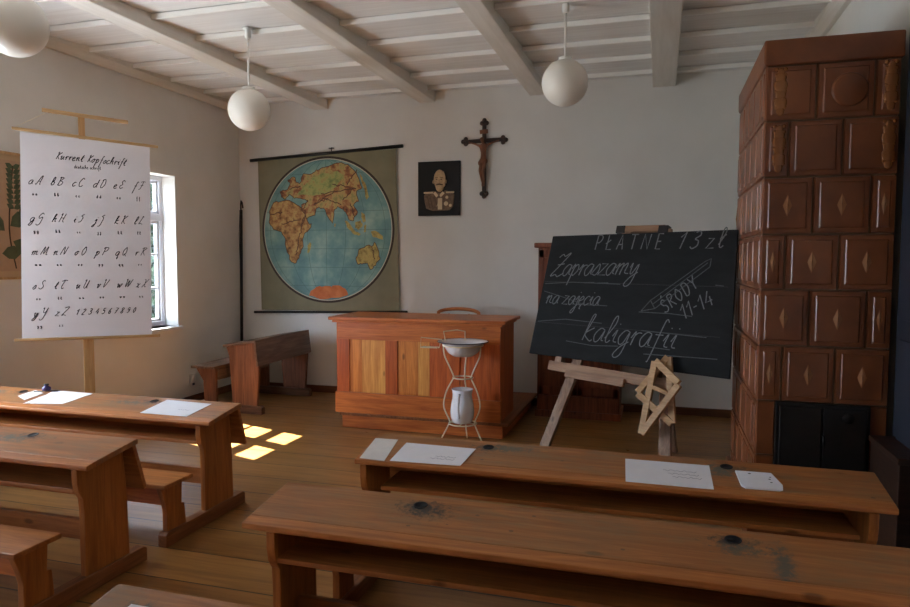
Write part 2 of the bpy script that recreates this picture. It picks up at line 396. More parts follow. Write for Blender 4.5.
# ------------------------------------------------------------------ outside
struct(MB().box(-40, -5.26, -25, 40, -.45, -.35).build('ground', M['grass']))
struct(MB().box(-8.2, -5.27, -6, 12, -.349, -.33).build('sun_bounce_strip', M['bounce']))  # unseen pale strip added to bounce sunlight up to the ceiling
def tree(label, x, y, h, r, seed, mat):
    rnd = random.Random(seed); t = thing('garden_tree', label, 'tree', (x, y, -.35), group=None)
    mb = MB().tube([(0, 0, 0), (.05, .03, h * .3), (-.02, .06, h * .75)], [.11, .08, .03])
    for k in range(5):
        a = k * 2 * PI / 5; mb.tube([(0, .03, h * (.25 + .08 * k)), (math.cos(a) * r * .5, math.sin(a) * r * .5, h * (.45 + .08 * k))], [.04, .012], 6)
    mb.build('trunk', M['bark'], t, smooth=True)
    lf = MB()
    for k in range(5200):
        a = rnd.random() * 2 * PI; u = rnd.uniform(-1, 1); q = rnd.random() ** .4
        p = Vector((math.cos(a) * math.sqrt(1 - u * u) * r, math.sin(a) * math.sqrt(1 - u * u) * r, u * h * .46)) * q
        p *= 1 + .18 * math.sin(5 * a + 3 * u); p.z += h * .54
        e = Matrix.Rotation(rnd.random() * 6.3, 3, Vector((rnd.uniform(-1, 1), rnd.uniform(-1, 1), rnd.uniform(-1, 1))).normalized())
        L = rnd.uniform(.13, .23); v = [lf.bm.verts.new(p + e @ Vector(c)) for c in ((0, -L, 0), (L * .45, 0, .02), (0, L, 0), (-L * .45, 0, .02))]
        lf.bm.faces.new(v)
    lf.build('foliage', mat, t)
tree('unseen tall tree added outside the left wall to block sun from the nearer windows', -9.2, 4.3, 8.6, 2.1, 5, M['leaf'])  # added out of view to keep direct sun out of the second window
tree('leafy green tree seen through the window, nearest the glass', -8.9, 9.9, 4.2, 1.35, 1, M['leaf'])
tree('dark green tree seen through the window, right behind the nearest tree', -13.2, 18.8, 7.4, 2.6, 2, M['leafd'])
tree('wide dark green tree seen at the left of the window view', -18.2, 13.2, 7.0, 2.7, 3, M['leafd'])

# ------------------------------------------------------------------ pupils' desks with attached benches
SL = .145
def school_desk(label, xc, y0, stains, ends=(.04, .04)):
    t = thing('school_desk', label, 'desk', (xc, y0, 0), group='pupils\' desks with attached benches')
    h = 1.145; zf = .645
    # sloped top with rounded front edge
    MB().prism([(0, zf - .028), (-.006, zf - .02), (-.004, zf - .003), (.052, zf + .05 * SL), (.052, zf + .05 * SL - .028)], 'yz', -h, h).build('front_edge_strip', M['edge'], t, bevel=.003)
    MB().prism([(.054, zf + .054 * SL - .028), (.054, zf + .054 * SL), (.30, zf + .30 * SL), (.325, zf + .30 * SL + .002), (.325, zf + .30 * SL - .026), (.30, zf + .30 * SL - .028)], 'yz', -h, h).build('desktop', top_mat('desktop_wood', stains), t, bevel=.004)
    for wx in DESK_WELLS:
        wl = MB().lathe([(.0, 0), (.02, 0), (.022, .0015), (.025, .0018), (.027, .001), (.027, 0)], seg=20).build('inkwell', M['inkpot'], t, loc=(wx, .252, zf + .252 * SL + .0005), rot=(math.atan(SL), 0, 0), smooth=True)
    for s, ov in ((-1, ends[0]), (1, ends[1])):
        xo = s * (h - ov); xi = xo - s * .035; a, b = min(xo, xi), max(xo, xi)
        prof = [(.02, .615), (.02, .55), (.035, .50), (.06, .47), (.065, .10), (.32, .10), (.32, .40), (.318, .655)]
        prof = [(.012, .612), (.012, .55), (.022, .50), (.045, .465), (.05, .40), (.05, .082), (.33, .082), (.322, .40), (.30, .652)]
        MB().prism(prof, 'yz', a, b).build('side_panel', M['desk_z'], t, bevel=.004)
        MB().prism([(-.31, .002), (-.31, .07), (-.295, .084), (.42, .084), (.44, .07), (.44, .002)], 'yz', min(xo + s * .012, xi - s * .012), max(xo + s * .012, xi - s * .012)).build('foot_runner', M['desk_y'], t, bevel=.004)
        bl = [(-.285, .084), (-.285, .20), (-.30, .26), (-.335, .352), (-.155, .352), (-.165, .21), (-.14, .205), (-.13, .084)]
        MB().prism(bl, 'yz', a, b).build('bench_leg', M['desk_z'], t, bevel=.004)
    MB().box(-h + .12, h - .12, .03, .29, .492, .512).build('book_shelf', M['desk_x'], t, bevel=.003)
    MB().prism([(.295, .660), (.318, .664), (.392, .418), (.370, .412)], 'yz', -h + .01, h - .01).build('front_board', M['desk_x'], t, bevel=.003)
    MB().box(-h + .02, h - .02, -.37, -.13, .352, .376).build('bench_seat', M['desk_x'], t, bevel=.005)
    MB().box(-h + .112, h - .112, -.285, -.26, .23, .352).build('bench_apron', M['pine_x'], t, bevel=.003)
    MB().box(-h + .12, h - .12, .17, .20, .20, .30).build('stretcher', M['desk_x'], t, bevel=.003)
    return t
I1, I2, I3 = (36, 42, 46), (92, 98, 90), (26, 30, 44)
wells = lambda *e: [(-.545, .24, .10, .05, I1), (.545, .24, .10, .05, I1)] + list(e)
school_desk('pupils\' desk with bench at left near the window wall, nearest the chart stand', -3.665, 3.40,
            wells((.40, .20, .22, .05, I2), (-.75, .22, .15, .06, I2)), (.05, .075))
school_desk('pupils\' desk with bench at left with no papers on its top', -3.665, 2.50, wells((.45, .20, .16, .06, I2), (.2, .1, .12, .08, (120, 100, 80))), (.05, .075))
school_desk('long pupils\' desk in front of the stove with four paper sheets on top', -.243, 2.97, wells((-.45, .25, .16, .05, I2), (.5, .2, .12, .09, I2)), (.02, .06))
school_desk('ink-stained empty pupils\' desk across the right foreground', -.296, 2.12, wells((-.51, .22, .12, .07, (34, 40, 40)), (.68, .12, .045, .17, (84, 88, 84)), (.56, .2, .10, .05, (90, 90, 82)), (.53, .25, .05, .03, I3)), (.09, .09))
school_desk('pupils\' desk of which only a corner shows at the bottom edge', -.293, 1.20, wells((-1.0, .24, .06, .05, (84, 80, 76))), (.09, .09))

def desk_z(y0, y): return .645 + (y - y0) * SL
def sheet(label, y0, pts, mat, group=None, name='paper_sheet', marks=None, lift=.0006, th=.0016):
    cx = sum(p[0] for p in pts) / 4; cy = sum(p[1] for p in pts) / 4
    mb = MB(); lo = [mb.bm.verts.new((x - cx, y - cy, (y - cy) * SL)) for x, y in pts]; hi = [mb.bm.verts.new((v.co.x, v.co.y, v.co.z + th)) for v in lo]
    mb.bm.faces.new(lo); mb.bm.faces.new(hi)
    n = len(pts)
    for i in range(n): mb.bm.faces.new((lo[i], lo[(i + 1) % n], hi[(i + 1) % n], hi[i]))
    cy0 = cy; o = mb.build(name, mat, loc=(cx, cy, desk_z(y0, cy) + lift)); tag(o, label, 'paper', group)
    if marks:
        lines = MB()
        for (u, v, L) in marks:
            pl = [(u + L * i / 14, v + .006 * math.sin(i * 2.3) + .003 * math.sin(i * 5.1)) for i in range(15)]
            lines.ribbon(pl, .0022, lambda a, b, hh: (a, b, b * SL + th + .0002 + hh), .0004)
        lines.build('handwriting', M['greyink'], o)
    return o
G = 'writing papers on the pupils\' desks'
sheet('narrow white sheet at the left end of the desk behind the empty foreground desk', 2.97, [(-1.385, 3.215), (-1.262, 3.218), (-1.235, 2.968), (-1.365, 2.976)], M['paper_dull'], G)
sheet('large white sheet with faint writing beside the narrow sheet, below the washstand', 2.97, [(-1.206, 3.191), (-.842, 3.187), (-.866, 2.99), (-1.21, 2.976)], M['paper'], G, marks=[(.02, -.02, .1), (.0, -.045, .12)])
sheet('large white sheet on the desk just below the geometric wooden model', 2.97, [(-.136, 3.215), (.229, 3.215), (.234, 2.985), (-.123, 2.985)], M['paper'], G, marks=[(-.02, .03, .14), (.0, .0, .13), (.02, -.03, .12)])
def rounded(cx, cy, a, b, r):
    o = []
    for sx, sy, a0 in ((1, 1, 0), (-1, 1, 90), (-1, -1, 180), (1, -1, 270)):
        for k in range(5): t_ = math.radians(a0 + k * 22.5); o.append((cx + sx * (a - r) + r * math.cos(t_), cy + sy * (b - r) + r * math.sin(t_)))
    return o
bl = sheet('small white ink-spotted blotting pad at the stove end of the desk', 2.97, [(.34, 3.176), (.476, 3.188), (.497, 3.084), (.497, 3.03)], M['paper'], name='blotter')
bpy.data.objects.remove(bl)
mb = MB(); pp = [(x, y, ) for x, y in [(-.085, .075), (.06, .078), (.09, -.03), (.085, -.07), (.07, -.08), (-.06, -.08), (-.075, -.06)]]
lo = [mb.bm.verts.new((x, y, y * SL)) for x, y in pp]; hi = [mb.bm.verts.new((x, y, y * SL + .008)) for x, y in pp]
mb.bm.faces.new(lo); mb.bm.faces.new(hi)
for i in range(7): mb.bm.faces.new((lo[i], lo[(i + 1) % 7], hi[(i + 1) % 7], hi[i]))
bl = mb.build('blotting_pad', M['paper'], loc=(.418, 3.10, desk_z(2.97, 3.10) + .0006), bevel=.002)
tag(bl, 'small thick white blotting pad with ink spots at the stove end of the desk', 'blotting pad')
mb = MB()
for (x, y, r) in ((-.03, .05, .006), (.045, .01, .005), (.05, .03, .004), (.048, -.02, .005)): mb.lathe([(0, 0), (r, 0), (r, .0006), (0, .0006)], (x, y, y * SL + .0085), 10)
mb.build('ink_spot', M['inkpot'], bl)
sheet('white sheet at the right end of the front left desk', 3.40, [(-3.05, 3.684), (-2.700, 3.668), (-2.715, 3.445), (-3.055, 3.446)], M['paper'], G, marks=[(.03, -.02, .08)])
sheet('large white sheet on the front left desk below the chart stand', 3.40, [(-3.998, 3.705), (-3.66, 3.70), (-3.70, 3.49), (-3.93, 3.455)], M['paper'], G)
sheet('small white slip tucked against the large sheet on the front left desk', 3.40, [(-3.97, 3.60), (-3.88, 3.60), (-3.885, 3.47), (-3.975, 3.44)], M['paper'], G, lift=.003)
sheet('crumpled white sheet at the far left end of the front left desk', 3.40, [(-4.155, 3.56), (-4.14, 3.685), (-4.02, 3.64), (-4.03, 3.50)], M['paper_dull'], G, lift=.002)
sheet('white paper on the desk at the bottom edge of the picture', 1.20, [(-1.33, 1.45), (-1.12, 1.45), (-1.12, 1.25), (-1.34, 1.25)], M['paper'], G)
# ink pot and pen lying by the papers
ip = thing('ink_bottle', 'squat purple ink bottle standing on the front left desk behind the papers', 'ink bottle', (-4.06, 3.70, desk_z(3.40, 3.70) + .002))
MB().lathe([(0, 0), (.026, 0), (.028, .005), (.028, .02), (.014, .028), (.013, .034), (0, .034)], seg=20).build('bottle_body', M['purple'], ip, smooth=True)
MB().lathe([(0, .034), (.016, .034), (.016, .043), (0, .043)], seg=16).build('cap', M['inkpot'], ip, smooth=True)
pn = thing('dip_pen', 'dark dip pen lying beside the ink bottle', 'pen', (-4.0, 3.66, desk_z(3.40, 3.66) + .012), (0, .0, .5))
MB().tube([(-.09, 0, 0), (.0, 0, 0), (.06, 0, 0)], [.003, .0045, .005], 8).build('pen_holder', M['inkpot'], pn, smooth=True)
MB().tube([(.06, 0, 0), (.085, 0, -.001)], [.003, .0006], 6).build('nib', M['iron'], pn, smooth=True)

# ------------------------------------------------------------------ old dark desk along the left wall (faces the teacher's desk)
t = thing('old_school_desk', 'dark old school desk with bench in the back left corner, end panel facing the room', 'desk', (-3.975, 6.08, 0))
MB().prism([(-.35, .715), (.035, .775), (.035, .75), (-.35, .69)], 'xz', 0, 1.12).build('desktop', M['old_y'], t, bevel=.004)
MB().prism([(.012, .75), (.035, .75), (.065, .51), (.042, .50)], 'xz', 0.0, 1.12).build('front_board', M['old_y'], t, bevel=.003)
for a in (.03, 1.035):
    MB().prism([(-.33, .69), (-.30, .60), (-.265, .09), (.02, .09), (.05, .505), (.015, .745)], 'xz', a, a + .04).build('side_panel', M['old_z'], t, bevel=.004)
    MB().prism([(-.92, .002), (-.92, .06), (-.90, .09), (.06, .09), (.085, .07), (.085, .002)], 'xz', a - .012, a + .052).build('foot_runner', M['old_x'], t, bevel=.004)
    MB().prism([(-.71, .455), (-.62, .32), (-.61, .09), (-.47, .09), (-.47, .455)], 'xz', a, a + .04).build('bench_leg', M['old_z'], t, bevel=.004)
MB().box(-.735, -.45, -.02, 1.14, .455, .482).build('bench_seat', M['old_y'], t, bevel=.005)
MB().box(-.48, -.455, .07, 1.035, .33, .455).build('bench_apron', M['old_y'], t, bevel=.003)
MB().box(-.28, -.02, .07, 1.035, .565, .585).build('book_shelf', M['old_y'], t, bevel=.003)

# ------------------------------------------------------------------ script strokes
def cr(pts, n=5):
    if len(pts) < 3: return list(pts)
    P_ = [pts[0]] + list(pts) + [pts[-1]]; out = []
    for i in range(1, len(P_) - 2):
        a, b, c, d = P_[i - 1:i + 3]
        for k in range(n):
            t_ = k / n; out.append(tuple(.5 * ((2 * b[j]) + (c[j] - a[j]) * t_ + (2 * a[j] - 5 * b[j] + 4 * c[j] - d[j]) * t_ ** 2 + (3 * b[j] - a[j] - 3 * c[j] + d[j]) * t_ ** 3) for j in range(len(a))))
    out.append(tuple(pts[-1])); return out
# glyph: (advance, strokes); a stroke string is "x,y x,y ..." in tenths, x-height 10; '|' parts strokes; '!' in front = straight lines
GL = {
 'a': (9, '7,9 3,10 0,5 2,0 5,1 7,9 7,2 9,1'), 'b': (8, '0,3 4,14 3,20 1,17 1,3 3,0 6,2 6,8 3,8'), 'c': (7, '6,9 3,10 0,5 2,0 4,0 7,2'),
 'd': (9, '6,9 3,10 0,5 2,0 5,1 7,9 7,20 7,2 9,1'), 'e': (7, '0,4 5,7 3,10 0,5 2,0 5,0 7,2'), 'f': (7, '6,18 4,20 3,16 3,-8 2,-10|0,9 6,9'),
 'g': (9, '7,9 3,10 0,5 2,0 5,1 7,9 7,-6 4,-10 1,-8 4,-2 9,2'), 'h': (9, '1,0 1,18 3,20 3,17 1,4 3,8 6,10 6,2 9,1'), 'i': (5, '0,5 2,10 2,2 5,1|2,14 2.3,14.6'),
 'j': (5, '0,5 3,10 3,-6 1,-10 -1,-8 5,1|3,14 3.3,14.6'), 'k': (9, '1,0 1,18 3,20 3,17 1,4|7,10 1,5 7,0 9,1'), 'l': (5, '0,3 4,14 3,20 1,17 1,3 3,0 5,2'),
 'm': (14, '0,6 2,10 2,0 2,6 5,10 6,8 6,0 6,6 9,10 10,8 10,2 14,1'), 'n': (10, '0,6 2,10 2,0 2,6 5,10 6,8 6,2 10,1'), 'o': (8, '4,10 0,5 3,0 6,5 4,10 8,8'),
 'p': (9, '0,6 2,10 2,-9 2,6 5,10 7,5 4,0 2,2'), 'q': (9, '7,9 3,10 0,5 2,0 5,1 7,9 7,-9 9,-5'), 'r': (7, '0,5 2,10 2,0 2,6 4,9 7,9'),
 's': (7, '0,2 4,10 6,4 4,0 1,1|6,2 7,2'), 't': (6, '0,4 3,18 2,3 4,0 6,1|0,12 5,12'), 'u': (10, '0,6 2,10 2,2 4,0 7,9 7,2 10,1'),
 'v': (8, '0,8 2,10 3,0 6,6 5,10 8,9'), 'w': (12, '0,8 2,10 3,0 6,9 7,0 10,7 9,10 12,9'), 'x': (8, '0,9 2,10 5,0 8,1|7,10 1,0'),
 'y': (9, '0,6 1,10 2,2 4,1 7,9 7,-6 4,-10 1,-8 4,-2 9,2'), 'z': (8, '!0,10 6,10 0,0 8,0'), 'ę': (7, '0,4 5,7 3,10 0,5 2,0 5,0 7,2|5,0 4,-4 6,-5'),
 'ł': (5, '0,3 4,14 3,20 1,17 1,3 3,0 5,2|0,9 5,13'),
 'Z': (13, '1,17 4,20 7,18 12,21 6,10 0,0 5,1 8,-1 13,2|3,10 10,11'), 'P': (9, '!1,0 1,18|1,18 6,18 8,14 5,9 1,9'), 'Ł': (9, '!1,18 1,0 8,0|!-1,7 5,12'),
 'A': (10, '!0,0 4,18 8,0|!1,6 7,6'), 'T': (10, '!0,18 9,18|!4.5,18 4.5,0'), 'N': (11, '!0,0 1,18 8,0 9,18'), 'E': (9, '!7,18 1,18 1,0 7,0|!1,9 6,9'),
 'Ś': (9, '7,15 4,18 1,15 3,10 6,8 7,3 4,0 0,2|!4,21 6,24'), 'R': (10, '!1,0 1,18|1,18 6,18 7,13 1,9|!3,9 8,0'), 'O': (10, '4,18 0,9 4,0 8,9 4,18'),
 'D': (10, '!1,0 1,18|1,18 6,17 8,9 5,0 1,0'), 'Y': (10, '!0,18 4,9|!8,18 4,9 4,0'),
 '1': (7, '!0,12 4,18 4,0'), '2': (8, '0,14 3,18 6,14 0,0 7,0'), '3': (9, '0,17 4,18 6,14 2,10 6,8 7,3 3,0 0,2'), '4': (9, '!5,18 0,6 8,6|!6,11 6,0'),
 '5': (8, '!6,18 1,18 1,10|1,10 5,11 6,4 3,0 0,1'), '6': (8, '5,18 1,9 1,2 4,0 6,4 4,9 1,6'), '7': (8, '!0,18 7,18 2,0|!1,9 6,9'), '8': (8, '3,9 0,14 3,18 6,14 0,4 3,0 6,4 3,9'),
 '9': (8, '6,15 3,18 0,13 3,9 6,13 5,4 1,0'), '0': (8, '3,18 0,9 3,0 6,9 3,18'), '-': (6, '!0,8 4,8'), ' ': (7, ''), ',': (4, '!1,1 0,-3'),
}
CAPS = {
 'a': '0,2 2,0 5,14 8,19 8,2 10,0|3,7 8,7', 'b': '2,0 3,18 1,16|3,18 8,17 4,10 9,8 8,2 4,0 1,2', 'c': '8,16 5,19 1,10 3,1 7,0 9,3', 'd': '3,19 2,2 6,0 9,9 6,19 1,16',
 'e': '8,16 5,19 2,15 5,10 1,5 4,0 8,3', 'f': '0,17 4,19 9,18|5,18 4,3 1,0|2,9 7,10', 'g': '8,16 5,19 1,12 3,7 8,10 8,-4 4,-8 1,-5', 'h': '1,0 2,19 0,16|8,19 7,4 10,0|2,9 8,10',
 'i': '6,19 2,15 6,12 5,3 1,1', 'j': '6,19 2,15 6,12 5,-5 1,-7', 'k': '2,0 3,19 1,16|9,19 3,9 9,0', 'l': '6,16 4,19 3,10 1,1 4,2 9,0', 'm': '0,1 3,19 5,2 9,19 10,2 13,1',
 'n': '0,1 3,19 7,1 9,19', 'o': '5,19 1,10 4,0 8,8 5,19 2,14', 'p': '2,0 3,18 0,15|3,18 9,17 7,10 3,9', 'q': '5,19 1,10 4,0 8,8 5,19|5,4 10,-2', 'r': '2,0 3,18 0,15|3,18 9,17 4,10 10,0',
 's': '8,17 5,19 3,14 8,6 5,0 0,3', 't': '0,16 4,19 10,18|5,18 3,6 5,0 8,2', 'u': '0,17 2,19 2,3 6,1 8,18 8,2 10,1', 'v': '0,17 2,19 3,1 9,19', 'w': '0,17 2,19 3,1 7,17 8,1 13,19',
 'x': '1,18 4,17 6,2 10,1|10,19 1,0', 'y': '0,17 2,19 3,9 7,9 9,19 7,-5 3,-8 1,-5', 'z': '1,17 5,19 9,18 1,1 4,2 9,0',
}
GL['K'] = (9, CAPS['k'])
def strokes(spec, x, y, s, slant=.25):
    out = []
    for part in spec.split('|'):
        if not part: continue
        st = part.startswith('!'); pts = [tuple(float(c) for c in q.split(',')) for q in part.lstrip('!').split()]
        if not st: pts = cr(pts, 4)
        out.append([(x + (px + py * slant) * s, y + py * s) for px, py in pts])
    return out
def write(mb, text, x, y, s, P, wd, slant=.25, ang=0, gap=1.5):
    ca, sa = math.cos(ang), math.sin(ang); cx = 0
    for ch in text:
        adv, spec = GL[ch]
        for st in strokes(spec, cx, 0, s, slant): mb.ribbon([(x + a * ca - b * sa, y + a * sa + b * ca) for a, b in st], wd, P)
        cx += (adv + gap) * s
    return cx
def width(text, gap=1.5): return sum(GL[c][0] + gap for c in text)

# ------------------------------------------------------------------ chart stand and alphabet chart
A0 = Vector((-4.56, 3.96, 0)); AE = Vector((.6545, .75606, 0)); ang = math.atan2(AE.y, AE.x)
cs = thing('chart_stand', 'pale wooden stand post with crossbar on top holding the alphabet chart', 'stand', tuple(A0 + AE * .44), (0, 0, ang))
MB().box(-.036, .036, .012, .042, .04, 2.50).box(-.022, .022, .012, .042, 2.50, 2.70).build('post', M['lath_z'], cs, bevel=.003)
MB().prism([(-.26, 2.725), (.325, 2.695), (.325, 2.668), (-.26, 2.698)], 'xz', .0, .03).build('crossbar', M['lath'], cs, bevel=.003)
MB().box(-.32, .32, -.01, .05, .0, .045).box(-.03, .03, -.30, .34, .0, .04).build('cross_foot', M['lath'], cs, bevel=.003)
MB().bar((0, .06, .55), (0, .30, .04), .03, .02, (1, 0, 0)).build('brace', M['lath_z'], cs, bevel=.002)
ch = thing('alphabet_chart', 'white hanging chart of old German script letters at left', 'chart', tuple(A0 + AE * .46), (0, 0, ang))
def slab(pts, y0, y1): return MB().prism(pts, 'xz', y0, y1)
slab([(-.46, 1.0), (.437, .985), (.458, 2.497), (-.423, 2.532)], -.006, -.003).build('chart_sheet', M['cloth_chart'], ch)
MB().bar((-.475, -.004, 2.555), (.52, -.004, 2.505), .022, .014).build('top_rod', M['lath'], ch, bevel=.003)
MB().bar((-.51, -.004, .995), (.50, -.004, .972), .022, .014).build('bottom_rod', M['lath'], ch, bevel=.003)
MB().tube([(-.46, 0, 2.56), (-.24, .01, 2.70)], .0022, 6).build('hanging_cord', M['wire'], ch)
Pc = lambda u, v, h: (u, -.0062 - h, v)
mb = MB(); S = .0049
wtt = width('kurrent kopfschrift') * S
write(mb, 'Kurrent Kopfschrift', -.205, 2.352, .0028, Pc, .0048, .45, -.03)
rows = ['abcdef', 'ghijkl', 'mnopqr', 'stuvwx', 'yz']; yr = [2.155, 1.878, 1.628, 1.372, 1.165]
lab = MB(); lab2 = MB()
write(lab, 'deutsche schrift', -.08, 2.292, .0013, Pc, .0028, 0)
for r, z in zip(rows, yr):
    for i, c in enumerate(r):
        x = -.385 + i * .142 + (.0 if r != 'yz' else 0)
        adv = GL[c][0] + 2.5
        sh = (len(rows) and 0)
        write(mb, c, x, z, .0030, Pc, .0050, .5)
        for st in strokes(CAPS[c], x + adv * .0033 + .006, z, .0034, .45): mb.ribbon(st, .0042, Pc)
        write(lab, c + ' ' + c, x + .025, z - .082, .0011, Pc, .004, 0)
write(mb, '1234567890', -.105, 1.168, .0024, Pc, .005, .45, 0, 10.5)
mb.build('script_lettering', M['script'], ch); lab.build('small_letter_keys', M['script'], ch)

# botanical poster on the left wall
po = thing('botanical_poster', 'tan wall chart with printed green leaves on the left wall, partly behind the alphabet chart', 'poster', (XL, 4.05, 1.94))
MB().box(.002, .008, -.60, .62, -.49, .49).build('poster_sheet', M['tan'], po)
MB().box(.008, .010, -.57, .59, -.44, .44).build('pink_ground', M['tanpink'], po)
MB().box(.002, .02, -.61, .63, .485, .505).build('poster_rod', M['lath'], po); MB().box(.002, .02, -.61, .63, -.505, -.485).build('poster_rod', M['lath'], po)
mb = MB(); rnd = random.Random(7)
def leaf2(mb, cy, cz, L, a, x=.0105):
    pts = [(0, 0), (L * .3, L * .26), (L * .62, L * .3), (L * .85, L * .14), (L * 1.05, 0), (L * .85, -L * .14), (L * .62, -L * .3), (L * .3, -L * .26)]
    mb.prism([(cy + u * math.cos(a) - v * math.sin(a), cz + u * math.sin(a) + v * math.cos(a)) for u, v in pts], 'yz', .010, x + .001)
for (cy, cz, L, a) in [(.2, -.08, .2, .6), (.15, -.12, .2, 2.4), (.22, -.2, .17, -.4), (.30, -.02, .14, 1.2), (-.1, .0, .2, .2), (-.1, -.28, .19, .9), (.12, -.3, .18, .1), (.3, -.34, .16, 1.0), (-.3, .2, .2, 1.2), (-.35, -.1, .2, 2.2)]: leaf2(mb, cy, cz, L, a)
for k in range(9): leaf2(mb, .24, .06 + k * .04, .07, .5); leaf2(mb, .24, .06 + k * .04, .07, PI - .5)
mb.build('printed_leaves', M['pleaf'], po)
mb = MB()
for cy in (.24, .0, -.3): mb.ribbon(cr([(cy, -.42), (cy - .05, -.1), (cy, .4)]), .012, lambda u, v, h: (.0102 + h, u, v))
mb.build('printed_stems', M['bark'], po)

# wall socket
so = thing('wall_socket', 'white double power socket low on the left wall below the window', 'socket', (XL, 6.43, .255))
MB().box(.0, .012, -.05, .05, -.045, .065).build('socket_plate', M['plastic'], so, bevel=.004)
MB().lathe([(0, 0), (.02, 0), (.022, .006), (.018, .004), (0, .002)], seg=20, axis='Y').build('socket_face', M['plastic'], so, loc=(.012, .0, .02), rot=(0, 0, -PI / 2), smooth=True)
MB().box(.012, .02, -.015, .02, -.06, -.035).build('plug', M['doorblue'], so, bevel=.003)

# ------------------------------------------------------------------ window pole in the corner
wp = thing('window_pole', 'long thin black pole with hook leaning upright in the back left corner', 'pole', (-4.915, 7.31, 0))
MB().tube([(0, -.03, .002), (-.005, 0, 1.1), (-.01, .03, 2.20)], .018, 10).build('pole_shaft', M['black'], wp, smooth=True)
MB().tube([(-.01, .03, 2.19), (-.012, .03, 2.27), (.0, .02, 2.31), (.02, .01, 2.29), (.03, .01, 2.22)], .009, 8).build('hook', M['iron'], wp, smooth=True)
MB().tube([(-.02, .02, 2.2), (-.03, .01, 1.9), (-.02, .015, 1.2)], .003, 6).build('cord', M['black'], wp, smooth=True)

# ------------------------------------------------------------------ world map
mp = thing('wall_map', 'olive wall map showing the eastern hemisphere in a large circle', 'map', (-3.75, YB - .03, 1.95))
Pm = lambda u, v, h: (u, -h, v)
slab([(-.925, -.97), (.885, -.955), (.845, .905), (-.945, .86)], -.004, .0).build('map_sheet', M['olive'], mp)
MB().tube([(-1.05, 0, .845), (.93, 0, .935)], .020, 10).build('top_rod', M['black'], mp, smooth=True)
MB().tube([(-1.03, 0, -1.0), (.98, 0, -.95)], .014, 10).build('bottom_rod', M['black'], mp, smooth=True)
MB().tube([(.03, .01, .90), (.03, .02, .96)], .006, 6).box(.0, .06, 0, .028, .945, .955).build('hanging_nail', M['iron'], mp)
C0 = (-.035, -.005); RD = .862
def disc(mb, r, y0, y1, cx=C0[0], cz=C0[1], n=96): return mb.prism([(cx + r * math.cos(k * 2 * PI / n), cz + r * math.sin(k * 2 * PI / n)) for k in range(n)], 'xz', y0, y1)
disc(MB(), RD, -.0055, -.004).build('dark_ring', M['mapring'], mp)
disc(MB(), RD - .026, -.0065, -.004).build('white_ring', M['mapline'], mp)
disc(MB(), RD - .036, -.0075, -.004).build('printed_ocean', M['ocean'], mp)
mb = MB()
for k in range(-3, 4):
    q = k * .2; a = [(C0[0] + q * 1.25 * math.cos(tt), C0[1] + (RD - .04) * math.sin(tt)) for tt in [-PI / 2 + PI * i / 24 for i in range(25)]]
    mb.ribbon(a, .004, lambda u, v, h: (u, -.0076 - h, v), .0003)
    zz = C0[1] + k * .22; w2 = math.sqrt(max(0, (RD - .04) ** 2 - (k * .22) ** 2)); mb.ribbon([(C0[0] - w2, zz), (C0[0] + w2, zz)], .004, lambda u, v, h: (u, -.0076 - h, v), .0003)
mb.build('printed_graticule', M['grid'], mp)
LAND = {
'africa':[(-0.734,0.332),(-0.627,0.344),(-0.521,0.353),(-0.416,0.295),(-0.346,0.257),(-0.314,0.163),(-0.265,0.077),(-0.224,0.069),(-0.241,0.025),(-0.316,-0.033),(-0.351,-0.115),(-0.34,-0.197),(-0.396,-0.302),(-0.439,-0.396),(-0.498,-0.385),(-0.56,-0.264),(-0.579,-0.114),(-0.633,-0.019),(-0.739,0.008),(-0.8,0.096),(-0.795,0.228)],
'asia':[(-0.626,0.393),(-0.646,0.457),(-0.54,0.484),(-0.509,0.55),(-0.538,0.595),(-0.454,0.63),(-0.425,0.562),(-0.384,0.546),(-0.328,0.663),(-0.216,0.659),(-0.162,0.701),(-0.06,0.727),(0.143,0.774),(0.25,0.75),(0.33,0.68),(0.388,0.585),(0.427,0.476),(0.359,0.442),(0.386,0.322),(0.318,0.28),(0.37,0.2),(0.317,0.099),(0.257,0.118),(0.218,0.202),(0.17,0.239),(0.118,0.27),(0.065,0.205),(0.047,0.073),(0.007,0.122),(-0.045,0.233),(-0.126,0.267),(-0.164,0.253),(-0.181,0.172),(-0.294,0.126),(-0.338,0.212),(-0.362,0.294),(-0.278,0.337),(-0.374,0.376),(-0.457,0.378),(-0.52,0.428),(-0.571,0.366)],
'aus':[(0.345,-0.331),(0.382,-0.236),(0.474,-0.193),(0.541,-0.2),(0.58,-0.15),(0.63,-0.248),(0.649,-0.345),(0.594,-0.418),(0.523,-0.469),(0.492,-0.393),(0.421,-0.404),(0.365,-0.404)],
'ant':[(-0.27,-0.785),(-0.25,-0.728),(-0.179,-0.682),(-0.055,-0.666),(0.027,-0.679),(0.109,-0.656),(0.202,-0.692),(0.24,-0.765),(0.14,-0.80),(-0.03,-0.82),(-0.17,-0.81)],
}
